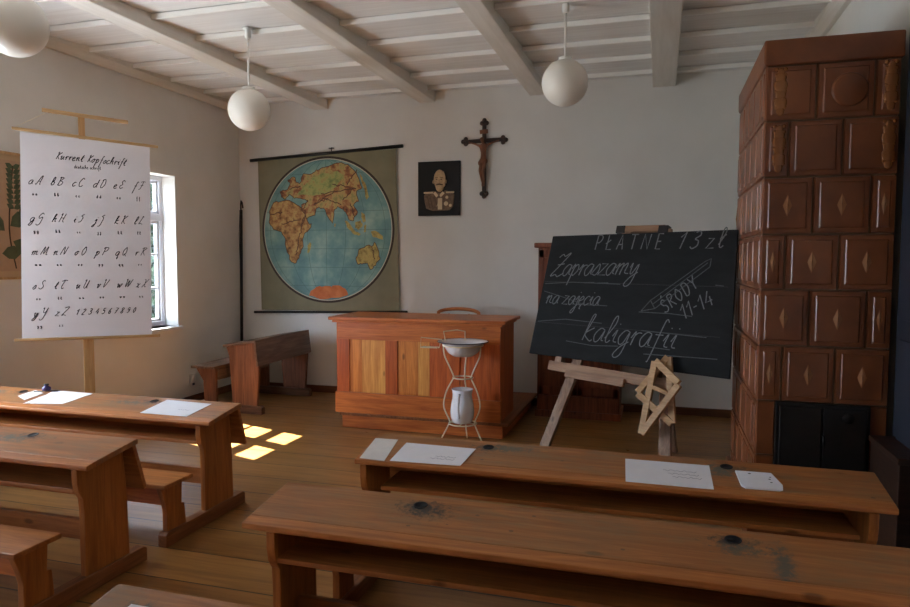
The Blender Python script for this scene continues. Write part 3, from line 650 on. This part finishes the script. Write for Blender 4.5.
ISL = [[(-0.285,-0.19),(-0.251,-0.145),(-0.235,-0.172),(-0.261,-0.265),(-0.286,-0.279)],[(0.389,0.66),(0.43,0.6),(0.482,0.492),(0.513,0.366),(0.481,0.341),(0.458,0.457),(0.412,0.582)],
[(0.201,0.108),(0.241,0.093),(0.344,-0.029),(0.407,-0.055),(0.383,-0.076),(0.304,-0.046),(0.232,0.027)],[(0.337,0.08),(0.408,0.105),(0.432,0.043),(0.384,-0.004),(0.336,0.019)],
[(0.417,0.199),(0.456,0.176),(0.472,0.089),(0.44,0.075),(0.417,0.134)],[(0.534,-0.03),(0.593,-0.02),(0.682,-0.079),(0.69,-0.122),(0.627,-0.107),(0.557,-0.085)],
[(0.448,0.043),(0.479,0.05),(0.471,-0.03),(0.447,-0.04)],[(0.071,0.073),(0.092,0.065),(0.083,0.029),(0.063,0.044)]]
def rough(p, seed, amp=.012):
    rr = random.Random(seed); o = []
    for i in range(len(p)):
        a, b = p[i], p[(i + 1) % len(p)]
        for k in range(3): o.append((a[0] + (b[0] - a[0]) * k / 3 + rr.uniform(-amp, amp) * (k > 0), a[1] + (b[1] - a[1]) * k / 3 + rr.uniform(-amp, amp) * (k > 0)))
    return o
for k_, nm in (('africa', 'printed_africa'), ('asia', 'printed_eurasia'), ('aus', 'printed_australia'), ('ant', 'printed_antarctica')):
    slab(rough(LAND[k_], len(nm)), -.0095, -.0075).build(nm, M[k_], mp)
mb = MB()
for k_, nm in (('africa', 'printed_africa'), ('asia', 'printed_eurasia'), ('aus', 'printed_australia')):
    q = rough(LAND[k_], len(nm)); mb.ribbon(q + [q[0]], .008, lambda u, v, h: (u, -.0092 - h, v), .0008)
rr = random.Random(12)
for (x, y, a, L) in ((.1, .44, .1, .4), (-.05, .38, .5, .3), (.2, .50, -.2, .3), (.05, .33, -.3, .25), (.25, .4, .8, .2), (-.1, .33, .3, .2), (.3, .6, .9, .2), (-.45, .5, .2, .15), (-.3, .3, 1.1, .12), (-.36, .02, 1.2, .25), (-.42, -.2, 1.4, .2), (-.5, .1, .2, .25), (-.7, .2, .1, .15), (.57, -.28, 1.9, .15), (.3, .22, 1.9, .15), (-.33, .13, 1.2, .15)):
    pl = [(x + (i / 9 - .5) * L * math.cos(a) + rr.uniform(-.012, .012), y + (i / 9 - .5) * L * math.sin(a) + rr.uniform(-.012, .012)) for i in range(10)]
    mb.ribbon(pl, .011, lambda u, v, h: (u, -.0103 - h, v), .0003)
mb.build('printed_coastlines_and_ranges', M['range'], mp)
mb = MB()
for i, p in enumerate(ISL): mb.prism(rough(p, i, .006), 'xz', -.0095, -.0075)
mb.build('printed_islands', M['aus'], mp)
slab(rough([(-.42, .41), (-.33, .52), (-.2, .62), (-.05, .66), (.12, .68), (.2, .6), (.1, .5), (-.05, .42), (-.2, .4)], 3), -.0101, -.0095).build('printed_plains', M['steppe'], mp)

# ------------------------------------------------------------------ portrait relief
pt = thing('portrait_relief', 'black rectangular plaque with a bronze relief bust of a moustached man in uniform', 'portrait', (-2.392, YB - .03, 2.394))
MB().box(-.247, .247, 0, .03, -.302, .302).build('plaque', M['panelblack'], pt, bevel=.004)
body = [(-.172,-.075),(-.147,-.05),(-.064,-.026),(-.032,-.033),(-.005,-.048),(.043,-.046),(.081,-.021),(.168,-.050),(.187,-.075),(.182,-.12),(.169,-.204),(.131,-.244),(-.07,-.247),(-.147,-.221),(-.166,-.137)]
slab(body, -.014, 0).build('uniform', M['tunic'], pt, bevel=.006)
mb = MB().sphere((.012, -.004, .10), .1, 24, (.70, .3, 1.08)).sphere((.012, -.006, .025), .06, 20, (.80, .45, 1.1)).sphere((.014, -.030, .075), .012, 12, (.8, .9, 2.6))
mb.sphere((-.064, -.004, .075), .014, 10, (.6, .6, 1.6)).sphere((.086, -.004, .075), .014, 10, (.6, .6, 1.6))
mb.build('head', M['gold'], pt, smooth=True)
mb = MB()
for dx in (-1, 1): mb.tube(cr([(.014, -.036, .044), (.014 + dx * .022, -.034, .040), (.014 + dx * .046, -.026, .036)], 4), [.008, .008, .009, .009, .008, .007, .006, .004, .002], 8)
mb.build('moustache', M['goldd'], pt, smooth=True)
mb = MB()
for dx in (-.026, .026): mb.sphere((.012 + dx, -.030, .098), .010, 10, (1.3, .5, .6)).bar((.012 + dx * .45, -.032, .116), (.012 + dx * 1.7, -.028, .118), .006, .006)
mb.build('eyes', M['goldd'], pt, smooth=True)
mb = MB(); mb.prism([(.055, .0), (.082, .03), (.080, .14), (.062, .19), (.066, .12), (.06, .05)], 'xz', -.030, -.012); mb.build('cheek_side', M['gold'], pt, bevel=.004)  # raised side of the cheek in the head's own bronze
mb = MB(); [mb.box(a, b, -.024, -.012, c, c + .02) for a, b, c in ((-.172, -.06, -.056), (.09, .186, -.056))]; mb.build('epaulette', M['goldl'], pt, bevel=.006)
mb = MB(); mb.prism([(-.035, -.035), (.0, -.075), (-.02, -.1), (-.06, -.055)], 'xz', -.022, -.012); mb.prism([(.05, -.035), (.015, -.075), (.03, -.1), (.075, -.055)], 'xz', -.022, -.012)
for (x, z, r) in ((.1, -.1, .018), (.09, -.17, .026), (.03, -.12, .015), (.0, -.19, .022), (.14, -.19, .018)): mb.lathe([(0, -.02), (r, -.016), (r, -.010)], (x, 0, z), 8, 'Y')
mb.box(-.005, .045, -.02, -.012, -.235, -.11, Matrix.Rotation(-.0, 4, 'Y')); mb.build('collar_and_medals', M['goldl'], pt)
mb = MB(); mb.bar((-.13, -.014, -.08), (-.10, -.014, -.22), .008, .008); mb.bar((-.10, -.014, -.07), (-.06, -.014, -.23), .008, .008); mb.bar((-.05, -.014, -.08), (.0, -.014, -.23), .01, .008)
mb.build('tunic_folds', M['goldd'], pt)

# ------------------------------------------------------------------ crucifix
cx = thing('crucifix', 'dark wooden crucifix with carved figure on the back wall', 'crucifix', (-1.872, YB - .03, 2.90))
MB().bar((0, .012, -.56), (0, .012, .19), .044, .022).bar((-.21, .012, -.005), (.21, .012, .005), .044, .022, (0, 1, 0)).build('cross', M['darkwood'], cx, bevel=.004)
mb = MB()
for (x, z, dx, dz) in ((0, .19, 0, 1), (0, -.575, 0, -1), (-.21, 0, -1, 0), (.21, 0, 1, 0)):
    for ex, ez in ((dx * .03, dz * .03), (dz * .026, dx * .026), (-dz * .026, -dx * .026)):
        mb.sphere((x + ex, .012, z + ez), .026, 12, (1, .5, 1))
mb.build('trefoil_ends', M['darkwood'], cx, smooth=True)
slab([(-.05, .115), (.045, .12), (.045, .075), (-.045, .07)], -.008, .0).build('title_plate', M['carved'], cx, bevel=.003)
me = bpy.data.meshes.new('figure')
V = [(0, -.018, -.20), (0, -.02, -.13), (.0, -.022, -.07), (.0, -.03, -.035), (-.012, -.045, .005), (-.02, -.052, .03),
     (.04, -.024, -.055), (.10, -.018, -.028), (.175, -.008, -.004), (-.04, -.024, -.06), (-.10, -.018, -.035), (-.175, -.008, -.01),
     (-.022, -.02, -.235), (-.034, -.045, -.33), (-.012, -.02, -.46), (-.012, -.03, -.50), (.018, -.02, -.235), (.0, -.05, -.335), (.008, -.018, -.46), (.006, -.03, -.50)]
R = [.036, .03, .038, .014, .026, .022, .017, .012, .009, .017, .012, .009, .026, .02, .011, .009, .026, .02, .011, .009]
Ed = [(0, 1), (1, 2), (2, 3), (3, 4), (4, 5), (2, 6), (6, 7), (7, 8), (2, 9), (9, 10), (10, 11), (0, 12), (12, 13), (13, 14), (14, 15), (0, 16), (16, 17), (17, 18), (18, 19)]
me.from_pydata(V, Ed, []); fo = bpy.data.objects.new('carved_figure', me); COL.objects.link(fo); fo.parent = cx; me.materials.append(M['carved'])
fo.modifiers.new('skin', 'SKIN'); fo.modifiers.new('sub', 'SUBSURF').levels = 2
for i, r in enumerate(R): me.skin_vertices[0].data[i].radius = (r, r * .85)
me.skin_vertices[0].data[0].use_root = True
MB().sphere((-.002, -.022, -.225), .048, 14, (1, .7, .9)).sphere((-.045, -.02, -.245), .018, 10, (.9, .8, 1.6)).build('loincloth', M['carved'], cx, smooth=True)

# ------------------------------------------------------------------ teacher's desk on its platform
pf = thing('platform', 'low wooden platform step under the teacher\'s desk', 'platform', (-2.07, 5.90, 0))
MB().box(-.815, .755, .0, 1.43, 0, .118).build('platform_frame', M['pine_x'], pf, bevel=.004)
MB().box(-.835, .815, -.02, 1.46, .118, .146).build('platform_deck', M['desk_y'], pf, bevel=.006)
td = thing('teachers_desk', 'large orange pine teacher\'s desk with panelled front standing on the platform', 'desk', (-2.13, 5.88, .147))
Hh = .915
MB().box(-.86, .85, -.055, .62, Hh - .032, Hh).build('desktop', M['pine_x'], td, bevel=.008)
MB().box(-.83, .82, -.03, .59, Hh - .055, Hh - .032).build('top_moulding', M['pine_x'], td, bevel=.006)
MB().box(-.795, .795, -.002, .02, .70, Hh - .055).build('top_rail', M['pine_x'], td, bevel=.002)
MB().box(-.81, .805, -.018, .02, .002, .20).build('bottom_rail', M['pine_x'], td, bevel=.006)
for a, b, mt in ((-.795, -.665, 'pine_zr'), (-.30, -.18, 'pine_zr'), (.30, .42, 'pine_zr'), (.67, .795, 'pine_zr')):
    MB().box(a, b, -.002, .02, .20, .70).build('stile', M[mt], td, bevel=.002)
for a, b, c in ((-.665, -.54, 'pine_z'), (-.54, -.30, 'pine_zl'), (-.18, .02, 'pine_z'), (.02, .13, 'pine_zl'), (.13, .30, 'pine_zr'), (.42, .67, 'pine_zr')):
    MB().box(a + .001, b - .001, .009, .022, .20, .70).build('panel', M[c], td)
for a in (-.795, .765): MB().box(a, a + .03, .02, .575, .002, Hh - .055).build('side', M['pine_zr'], td, bevel=.002)
MB().box(-.765, .765, .1, .55, .5, .52).build('shelf', M['pine_x'], td)
cr_ = thing('teachers_chair', 'bentwood chair behind the teacher\'s desk, only its curved backrest top showing', 'chair', (-2.03, 6.92, .1485))
arc = [(.225 * math.sin(a), .04 * math.cos(a), .885 + .045 * math.cos(a)) for a in [(-PI / 2 + PI * k / 16) for k in range(17)]]
MB().tube([(-.20, .0, .44), (-.225, .02, .865)] + arc[1:-1] + [(.225, .02, .865), (.20, 0, .44)], .019, 8).build('backrest_hoop', M['pine_x'], cr_, smooth=True)
MB().lathe([(0, .43), (.2, .43), (.215, .445), (.2, .46), (0, .455)], (0, -.2, 0), 28).build('seat', M['pine_x'], cr_, smooth=True)
for x, y in ((-.15, -.34), (.15, -.34)): MB().tube([(x, y, .43), (x * 1.15, y - .03, .0)], .017, 8).build('leg', M['pine_x'], cr_, smooth=True)
for x in (-.2, .2): MB().tube([(x, .0, .45), (x * 1.05, .04, .0)], .017, 8).build('leg', M['pine_x'], cr_, smooth=True)
MB().tube([(-.1, .01, .46), (-.11, .03, .88)], .008, 6).tube([(.1, .01, .46), (.11, .03, .88)], .008, 6).build('spindles', M['pine_x'], cr_, smooth=True)

# ------------------------------------------------------------------ washstand, basin, jug
ws = thing('washstand', 'cream wire washstand with three curved legs in front of the teacher\'s desk', 'washstand', (-1.605, 5.62, 0))
def legpts(a):
    out = []
    for r, z in ((.21, .006), (.17, .08), (.125, .17), (.115, .21), (.155, .30), (.165, .37), (.14, .47), (.085, .575), (.08, .60), (.12, .69), (.16, .78), (.17, .87)):
        out.append((r * math.cos(a), r * math.sin(a), z))
    q = [(p[0], p[2]) for p in out]; c = cr([(math.hypot(p[0], p[1]), p[2]) for p in out], 4)
    return [(r * math.cos(a), r * math.sin(a), z) for r, z in c]
for a in (math.radians(-12), math.radians(192), math.radians(95)):
    MB().tube(legpts(a), .0065, 8).build('leg', M['wire'], ws, smooth=True)
def ring(r, z, n=36): return [(r * math.cos(k * 2 * PI / n), r * math.sin(k * 2 * PI / n), z) for k in range(n + 1)]
MB().tube(ring(.172, .868), .0065, 8).build('basin_ring', M['wire'], ws, smooth=True)
MB().tube(ring(.084, .587), .006, 8).build('middle_ring', M['wire'], ws, smooth=True)
MB().tube(ring(.118, .19), .006, 8).tube([(-.118, 0, .19), (.118, 0, .19)], .005, 6).tube([(0, -.118, .19), (0, .118, .19)], .005, 6).build('jug_ring', M['wire'], ws, smooth=True)
MB().tube([(-.175, .0, .87), (-.19, 0, .91), (-.37, -.03, .925), (-.375, -.03, .84), (-.21, -.01, .84), (-.2, 0, .90)], .005, 6).tube([(-.17, .05, .87), (-.19, .05, .975), (-.10, .16, .98), (-.03, .17, .97), (-.03, .17, .86)], .005, 6).build('towel_rail', M['wire'], ws, smooth=True)
MB().box(-.365, -.215, -.065, .01, .838, .846).build('soap_tray', M['wire'], ws, bevel=.002)
bs = thing('wash_basin', 'white enamel basin with dark blue rim on top of the washstand', 'basin', (-1.605, 5.62, .775))
MB().lathe([(0, 0), (.085, 0), (.13, .03), (.155, .07), (.168, .105), (.215, .122), (.218, .126), (.213, .127), (.163, .112), (.149, .075), (.125, .036), (.08, .006), (0, .006)], seg=48).build('bowl', M['enamel'], bs, smooth=True)
MB().tube(ring(.218, .125, 48), .0042, 8).build('rim', M['rim'], bs, smooth=True)
jg = thing('enamel_jug', 'white enamel water jug standing inside the lower ring of the washstand', 'jug', (-1.61, 5.62, .1965), (0, 0, .35))
MB().lathe([(0, 0), (.078, 0), (.084, .01), (.10, .05), (.104, .10), (.097, .16), (.086, .21), (.084, .25), (.09, .285), (.093, .292), (.088, .292), (.08, .25), (.082, .21), (.092, .155), (.098, .10), (.094, .05), (.07, .012), (0, .008)], seg=40).build('jug_body', M['enamel'], jg, smooth=True)
MB().tube(cr([(-.03, -.085, .255), (-.04, -.125, .24), (-.045, -.14, .17), (-.042, -.125, .10), (-.035, -.095, .06)], 4), .011, 8).build('handle', M['enamel'], jg, smooth=True)

# ------------------------------------------------------------------ cabinet behind the blackboard
cb = thing('cabinet', 'brown wooden cabinet against the back wall behind the blackboard', 'cabinet', (-.77, 6.90, 0))
MB().box(-.41, .41, .0, .46, .06, 1.72).build('carcass', M['cab'], cb, bevel=.004)
MB().box(-.45, .45, -.03, .475, 1.72, 1.77).build('cornice', M['cab'], cb, bevel=.01)
MB().box(-.43, .43, -.015, .47, .0, .07).build('plinth', M['cab'], cb, bevel=.004)
for a, b in ((-.40, -.005), (.005, .40)):
    d = MB().box(a, b, -.018, .0, .24, 1.70).build('door', M['cab'], cb, bevel=.003)
    fr = MB()
    fr.box(a + .0, a + .05, -.026, -.018, .24, 1.70).box(b - .05, b, -.026, -.018, .24, 1.70).box(a, b, -.026, -.018, .24, .32).box(a, b, -.026, -.018, 1.62, 1.70).box(a, b, -.026, -.018, .95, 1.02)
    fr.build('door_frame', M['cab'], d, bevel=.003)
    MB().sphere(((-.03 if a < -.1 else .03), -.035, 1.0), .012, 12).build('knob', M['iron'], d, smooth=True)
MB().box(-.40, .40, -.018, .0, .075, .225).build('drawer', M['cab'], cb, bevel=.003)

# ------------------------------------------------------------------ easel and blackboard
BP = Vector((-1.0283, 5.6, .8262)); BE = Vector((.869, -.4949, 0)).normalized(); BV = Vector((.495 * .3, .869 * .3, .975)); BV = (BV - BE * BV.dot(BE)).normalized()
BN = BE.cross(BV)                       # front normal, towards the class
BM = Matrix((BE, -BN, BV)).transposed().to_4x4(); BM.translation = BP
brot = BM.to_euler()
bb = thing('blackboard', 'large slate blackboard with chalk handwriting leaning on the easel', 'blackboard', tuple(BP), tuple(brot))
slab([(0, .0), (1.70, .0), (1.592, 1.03), (.0, 1.02)], 0, .022).build('board', M['slate'], bb, bevel=.004)
for z in (.27, .62): MB().box(.01, 1.59, -.0006, .001, z - .002, z + .002).build('board_joint', M['black'], bb)
Pb = lambda u, v, h: (u, -.0003 - h, v)
for nm, txt, x, y, k, wd, sl, an, gp in (('chalk_price_word', 'PŁATNE', .45, .895, .0066, .009, .1, 0, 6.4), ('chalk_price_number', '13', 1.16, .895, .0072, .009, .3, 0, 7), ('chalk_currency', 'zł', 1.385, .895, .0072, .008, .2, .05, 4),
        ('chalk_word', 'Zapraszamy', .06, .67, .0092, .0075, .35, .03, -.6), ('chalk_word', 'na', .06, .43, .0070, .0075, .3, .02, .1), ('chalk_word', 'zajęcia', .235, .433, .0070, .0075, .3, .02, .1),
        ('chalk_word', 'kaligrafii', .49, .155, .0105, .0075, .3, .0, .6), ('chalk_weekday', 'ŚRODY', 1.165, .41, .0056, .008, .1, .76, 1.6), ('chalk_hours', '11-14', 1.31, .37, .0062, .008, .1, .55, .8)):
    mb = MB(); write(mb, txt, x, y, k, Pb, wd, sl, an, gp); mb.build(nm, M['chalk'], bb)
mb = MB()
for st in ([(.967, .416), (1.03, .50), (1.40, .80)], [(.967, .416), (1.075, .44), (1.44, .76)], [(1.03, .50), (1.075, .44)], [(1.40, .80), (1.44, .82), (1.44, .76)], [(1.05, .47), (1.42, .79)]): mb.ribbon(st, .006, Pb)
mb.build('chalk_pencil', M['chalkfaint'], bb)
mb = MB()
for st in ([(.02, .60), (.3, .62), (.75, .615)], [(.34, .437), (.67, .44)], [(.03, .535), (.2, .5), (.45, .44)], [(.03, .275), (.3, .31), (.65, .30)], [(.35, .135), (.6, .12), (.83, .137)], [(.95, .408), (1.2, .41), (1.37, .40)], [(1.0, .27), (1.5, .26)], [(1.5, .63), (1.56, .625)], [(1.05, .1), (1.6, .12)], [(1.05, .155), (1.25, .15)]): mb.ribbon(st, .006, Pb)
for i in range(2): mb.ribbon([(.415 + i * .13, .618), (.51 + i * .13, .622)], .009, Pb)
mb.build('chalk_lines', M['chalkfaint'], bb)
es = thing('easel', 'weathered wooden easel carrying the large blackboard', 'easel', (float(BP.x), float(BP.y), 0), (0, 0, math.atan2(BE.y, BE.x)))
ML = es.matrix_basis.inverted() @ BM    # board space -> easel space
def EB(u, off, v): return tuple(ML @ Vector((u, off, v)))
upv = ML.to_3x3() @ Vector((0, 1, 0))
MB().bar(EB(.275, .048, -.86), EB(.70, .048, 1.06), .085, .030, upv).build('front_leg', M['easel'], es, bevel=.003)
MB().bar(EB(1.375, .048, -.86), EB(1.03, .048, 1.06), .085, .030, upv).build('front_leg', M['easel'], es, bevel=.003)
MB().bar(EB(.62, .05, 1.075), EB(1.02, .05, 1.07), .05, .045, upv).build('head_bar', M['easel_x'], es, bevel=.003)
MB().box(*(0.60, .68, .024, .075, 1.04, 1.10), ML).box(.97, 1.05, .024, .075, 1.03, 1.09, ML).build('head_clamp', M['iron'], es, bevel=.003)
MB().bar(EB(.86, .07, 1.02), (EB(.86, .07, 1.02)[0], EB(.86, .07, 1.02)[1] + .5, .0), .05, .03, (0, 1, 0)).build('rear_leg', M['easel'], es, bevel=.003)
MB().bar(EB(.245, .0, -.077), EB(1.30, .0, -.098), .075, .062, upv).build('ledge', M['easel_x'], es, bevel=.003)
MB().bar(EB(.44, -.045, -.125), EB(.965, -.045, -.135), .058, .028, upv).build('ledge_block', M['easel_x'], es, bevel=.003)
MB().box(.30, .36, -.03, .03, -.045, -.001, ML).box(1.15, 1.21, -.03, .03, -.06, -.001, ML).build('peg', M['easel'], es, bevel=.002)
gm = thing('geometric_model', 'pale wooden model of two interlocked triangles hanging in front of the blackboard', 'geometric model', tuple(BP), tuple(brot))
def tri(pts, off, nm, wd=.046):
    mb = MB()
    for i in range(3):
        a, b = Vector((pts[i][0], off[i], pts[i][1])), Vector((pts[(i + 1) % 3][0], off[(i + 1) % 3], pts[(i + 1) % 3][1])); d = (b - a).normalized() * .018
        mb.bar(a + d * .3, b - d * .3, wd, .026)
    return mb.build(nm, M['model'], gm, bevel=.002)
tri([(1.201, .050), (1.425, -.091), (1.195, -.47)], (-.085, -.12, -.085), 'triangle_frame')
tri([(1.276, .095), (1.115, -.194), (1.39, -.36)], (-.05, -.10, -.05), 'triangle_frame')
MB().bar((1.19, -.09, -.13), (1.36, -.07, -.17), .028, .024).build('cross_bar', M['model'], gm, bevel=.002)
MB().bar((1.275, -.07, -.02), (1.27, .0, -.05), .012, .012, (1, 0, 0)).build('hook', M['iron'], gm)

# ------------------------------------------------------------------ tiled stove
SX0, SX1, SY0, SY1 = .525, 1.170, 4.08, 5.35
st = thing('tiled_stove', 'tall brown glazed tile stove at the right wall', 'stove', (SX0, SY0, 0))
W_, D_ = SX1 - SX0, SY1 - SY0
RZ = [0, .215, .52, .825, 1.132, 1.44, 1.74, 2.047, 2.347, 2.64]
MB().box(.012, W_ - .012, .012, D_ - .012, 0, 2.64).build('core', M['grout'], st)
tl = MB(); dia = MB(); TW = .262; lip = MB()
def tile_face(face, a, b, z0, z1, row):
    g = .0035; q = .030
    if face == 'F': P3 = lambda u, v, h: (u, .012 - h, v)
    else: P3 = lambda u, v, h: (.012 - h, u, v)
    def pan(m, u0, u1, v0, v1, h0, h1, inset):
        lo = [m.bm.verts.new(P3(u, v, h0)) for u, v in ((u0, v0), (u1, v0), (u1, v1), (u0, v1))]
        hi = [m.bm.verts.new(P3(u, v, h1)) for u, v in ((u0 + inset, v0 + inset), (u1 - inset, v0 + inset), (u1 - inset, v1 - inset), (u0 + inset, v1 - inset))]
        m.bm.faces.new(hi)
        for i in range(4): m.bm.faces.new((lo[i], lo[(i + 1) % 4], hi[(i + 1) % 4], hi[i]))
        return hi
    pan(tl, a + g, b - g, z0 + g, z1 - g, 0, .012, .005)
    if b - a > .1: pan(tl, a + q, b - q, z0 + q, z1 - q, .012, .018, .006)
    if 3 <= row <= 6:
        u, v = (a + b) / 2, (z0 + z1) / 2; k = .034 if b - a > .2 else .022
        for s_, h in ((1.0, .018), (.5, .020)):
            base = [(u - k * s_, v), (u, v - .088 * s_), (u + k * s_, v), (u, v + .088 * s_)]
            vs = [dia.bm.verts.new(P3(x, y, .016)) for x, y in base]; c0 = dia.bm.verts.new(P3(u, v, h + .004))
            for i in range(4): dia.bm.faces.new((vs[i], vs[(i + 1) % 4], c0))
for r in range(1, 10):
    z0, z1 = RZ[r - 1], RZ[r]; row = 9 - r + 1        # row 1 is the top row
    odd = row % 2 == 1
    cuts = [0, .252, .525, W_] if odd else [0, .125, .385, W_]
    if row in (7, 8): cuts = [0, .10, None, .555, W_]
    prev = None
    for c in cuts:
        if c is None: prev = None; skip = True; continue
        if prev is not None: tile_face('F', prev, c, z0, z1, row)
        prev = c
    cs_ = [0] + [(.13 if odd else .262) + .262 * k for k in range(8)]; cs_ = [c for c in cs_ if c < D_ - .05] + [D_]
    for a, b in zip(cs_, cs_[1:]): tile_face('S', a, b, z0, z1, row)
tl.build('glazed_tiles', M['tile'], st); dia.build('tile_relief', M['tiledia'], st)
# cornice and base
MB().prism([(-.004, 2.64), (-.010, 2.66), (-.010, 2.775), (W_ + .008, 2.775), (W_ + .008, 2.64)], 'xz', -.01, D_).build('cornice', M['tile'], st, bevel=.01)
MB().box(-.03, W_ + .0, -.03, D_, 0.001, .16).build('base', M['tile'], st, bevel=.012)
dc = MB().lathe([(0, -.020), (.076, -.020), (.084, -.016), (.088, -.006), (.088, .0)], (.405, 0, 2.49), 40, 'Y').build('flue_cap', M['tile'], st, smooth=True)
for (x, row) in ((.075, 1), (.075, 2), (.595, 1), (.595, 2)):
    z0 = RZ[9 - row]; zc = z0 + .15; orn = MB()
    for k, (dz, r, s_) in enumerate(((-.095, .020, 1.6), (-.055, .032, 1.2), (-.01, .025, 1.4), (.035, .033, 1.2), (.075, .026, 1.4), (.105, .018, 1.2))):
        orn.sphere((x, -.006, zc + dz), r, 12, (1.05, .16, s_))
        orn.sphere((x - .022, -.004, zc + dz + .015), .011, 8, (1, .5, 1)); orn.sphere((x + .022, -.004, zc + dz + .015), .011, 8, (1, .5, 1))
    orn.build('ornament', M['tileorn'], st, smooth=True)
fd = MB().box(.098, .557, -.03, .012, .46, .828).build('fire_door', M['iron'], st, bevel=.004)
MB().box(.115, .325, -.042, -.03, .48, .81).box(.33, .54, -.042, -.03, .48, .81).build('door_leaf', M['iron'], fd, bevel=.006)
MB().tube([(.33, -.042, .66), (.33, -.065, .66), (.33, -.068, .61)], .007, 8).build('latch', M['iron'], fd, smooth=True)
MB().lathe([(0, -.045), (.028, -.044), (.03, -.041), (.0, -.041)], (.45, 0, .76), 20, 'Y').build('rosette', M['iron'], fd, smooth=True)
# wooden crate beside the stove
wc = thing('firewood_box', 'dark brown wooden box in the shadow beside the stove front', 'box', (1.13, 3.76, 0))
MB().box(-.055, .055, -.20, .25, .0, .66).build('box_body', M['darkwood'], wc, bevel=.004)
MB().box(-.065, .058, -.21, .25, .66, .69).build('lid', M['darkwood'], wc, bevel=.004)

# ------------------------------------------------------------------ pendant lamps
def lamp(loc, label):
    t = thing('pendant_lamp', label, 'lamp', loc, group='white globe pendant lamps')
    r = .168; up = ZC - .015 - loc[2]
    MB().sphere((0, 0, 0), r, 40).build('globe_shade', M['globe'], t, smooth=True)
    MB().lathe([(0, r - .012), (.048, r - .012), (.05, r + .012), (.02, r + .02), (0, r + .02)], seg=24).build('shade_cap', M['plastic'], t, smooth=True)
    MB().tube([(0, 0, r), (0, 0, up - .03)], .008, 8).build('hanging_rod', M['plastic'], t, smooth=True)
    MB().lathe([(0, up - .085), (.022, up - .085), (.026, up - .07), (.026, up - .015), (.045, up - .0), (0, up)], seg=24).build('ceiling_rose', M['plastic'], t, smooth=True)
lamp((-3.235, 4.96, 2.815), 'white globe pendant lamp hanging left of the world map')
lamp((-.69, 5.10, 2.885), 'white globe pendant lamp hanging above the blackboard, right of the crucifix')
lamp((-3.38, 2.96, 2.865), 'large-looking white globe lamp cut off at the top left corner, nearest the camera')
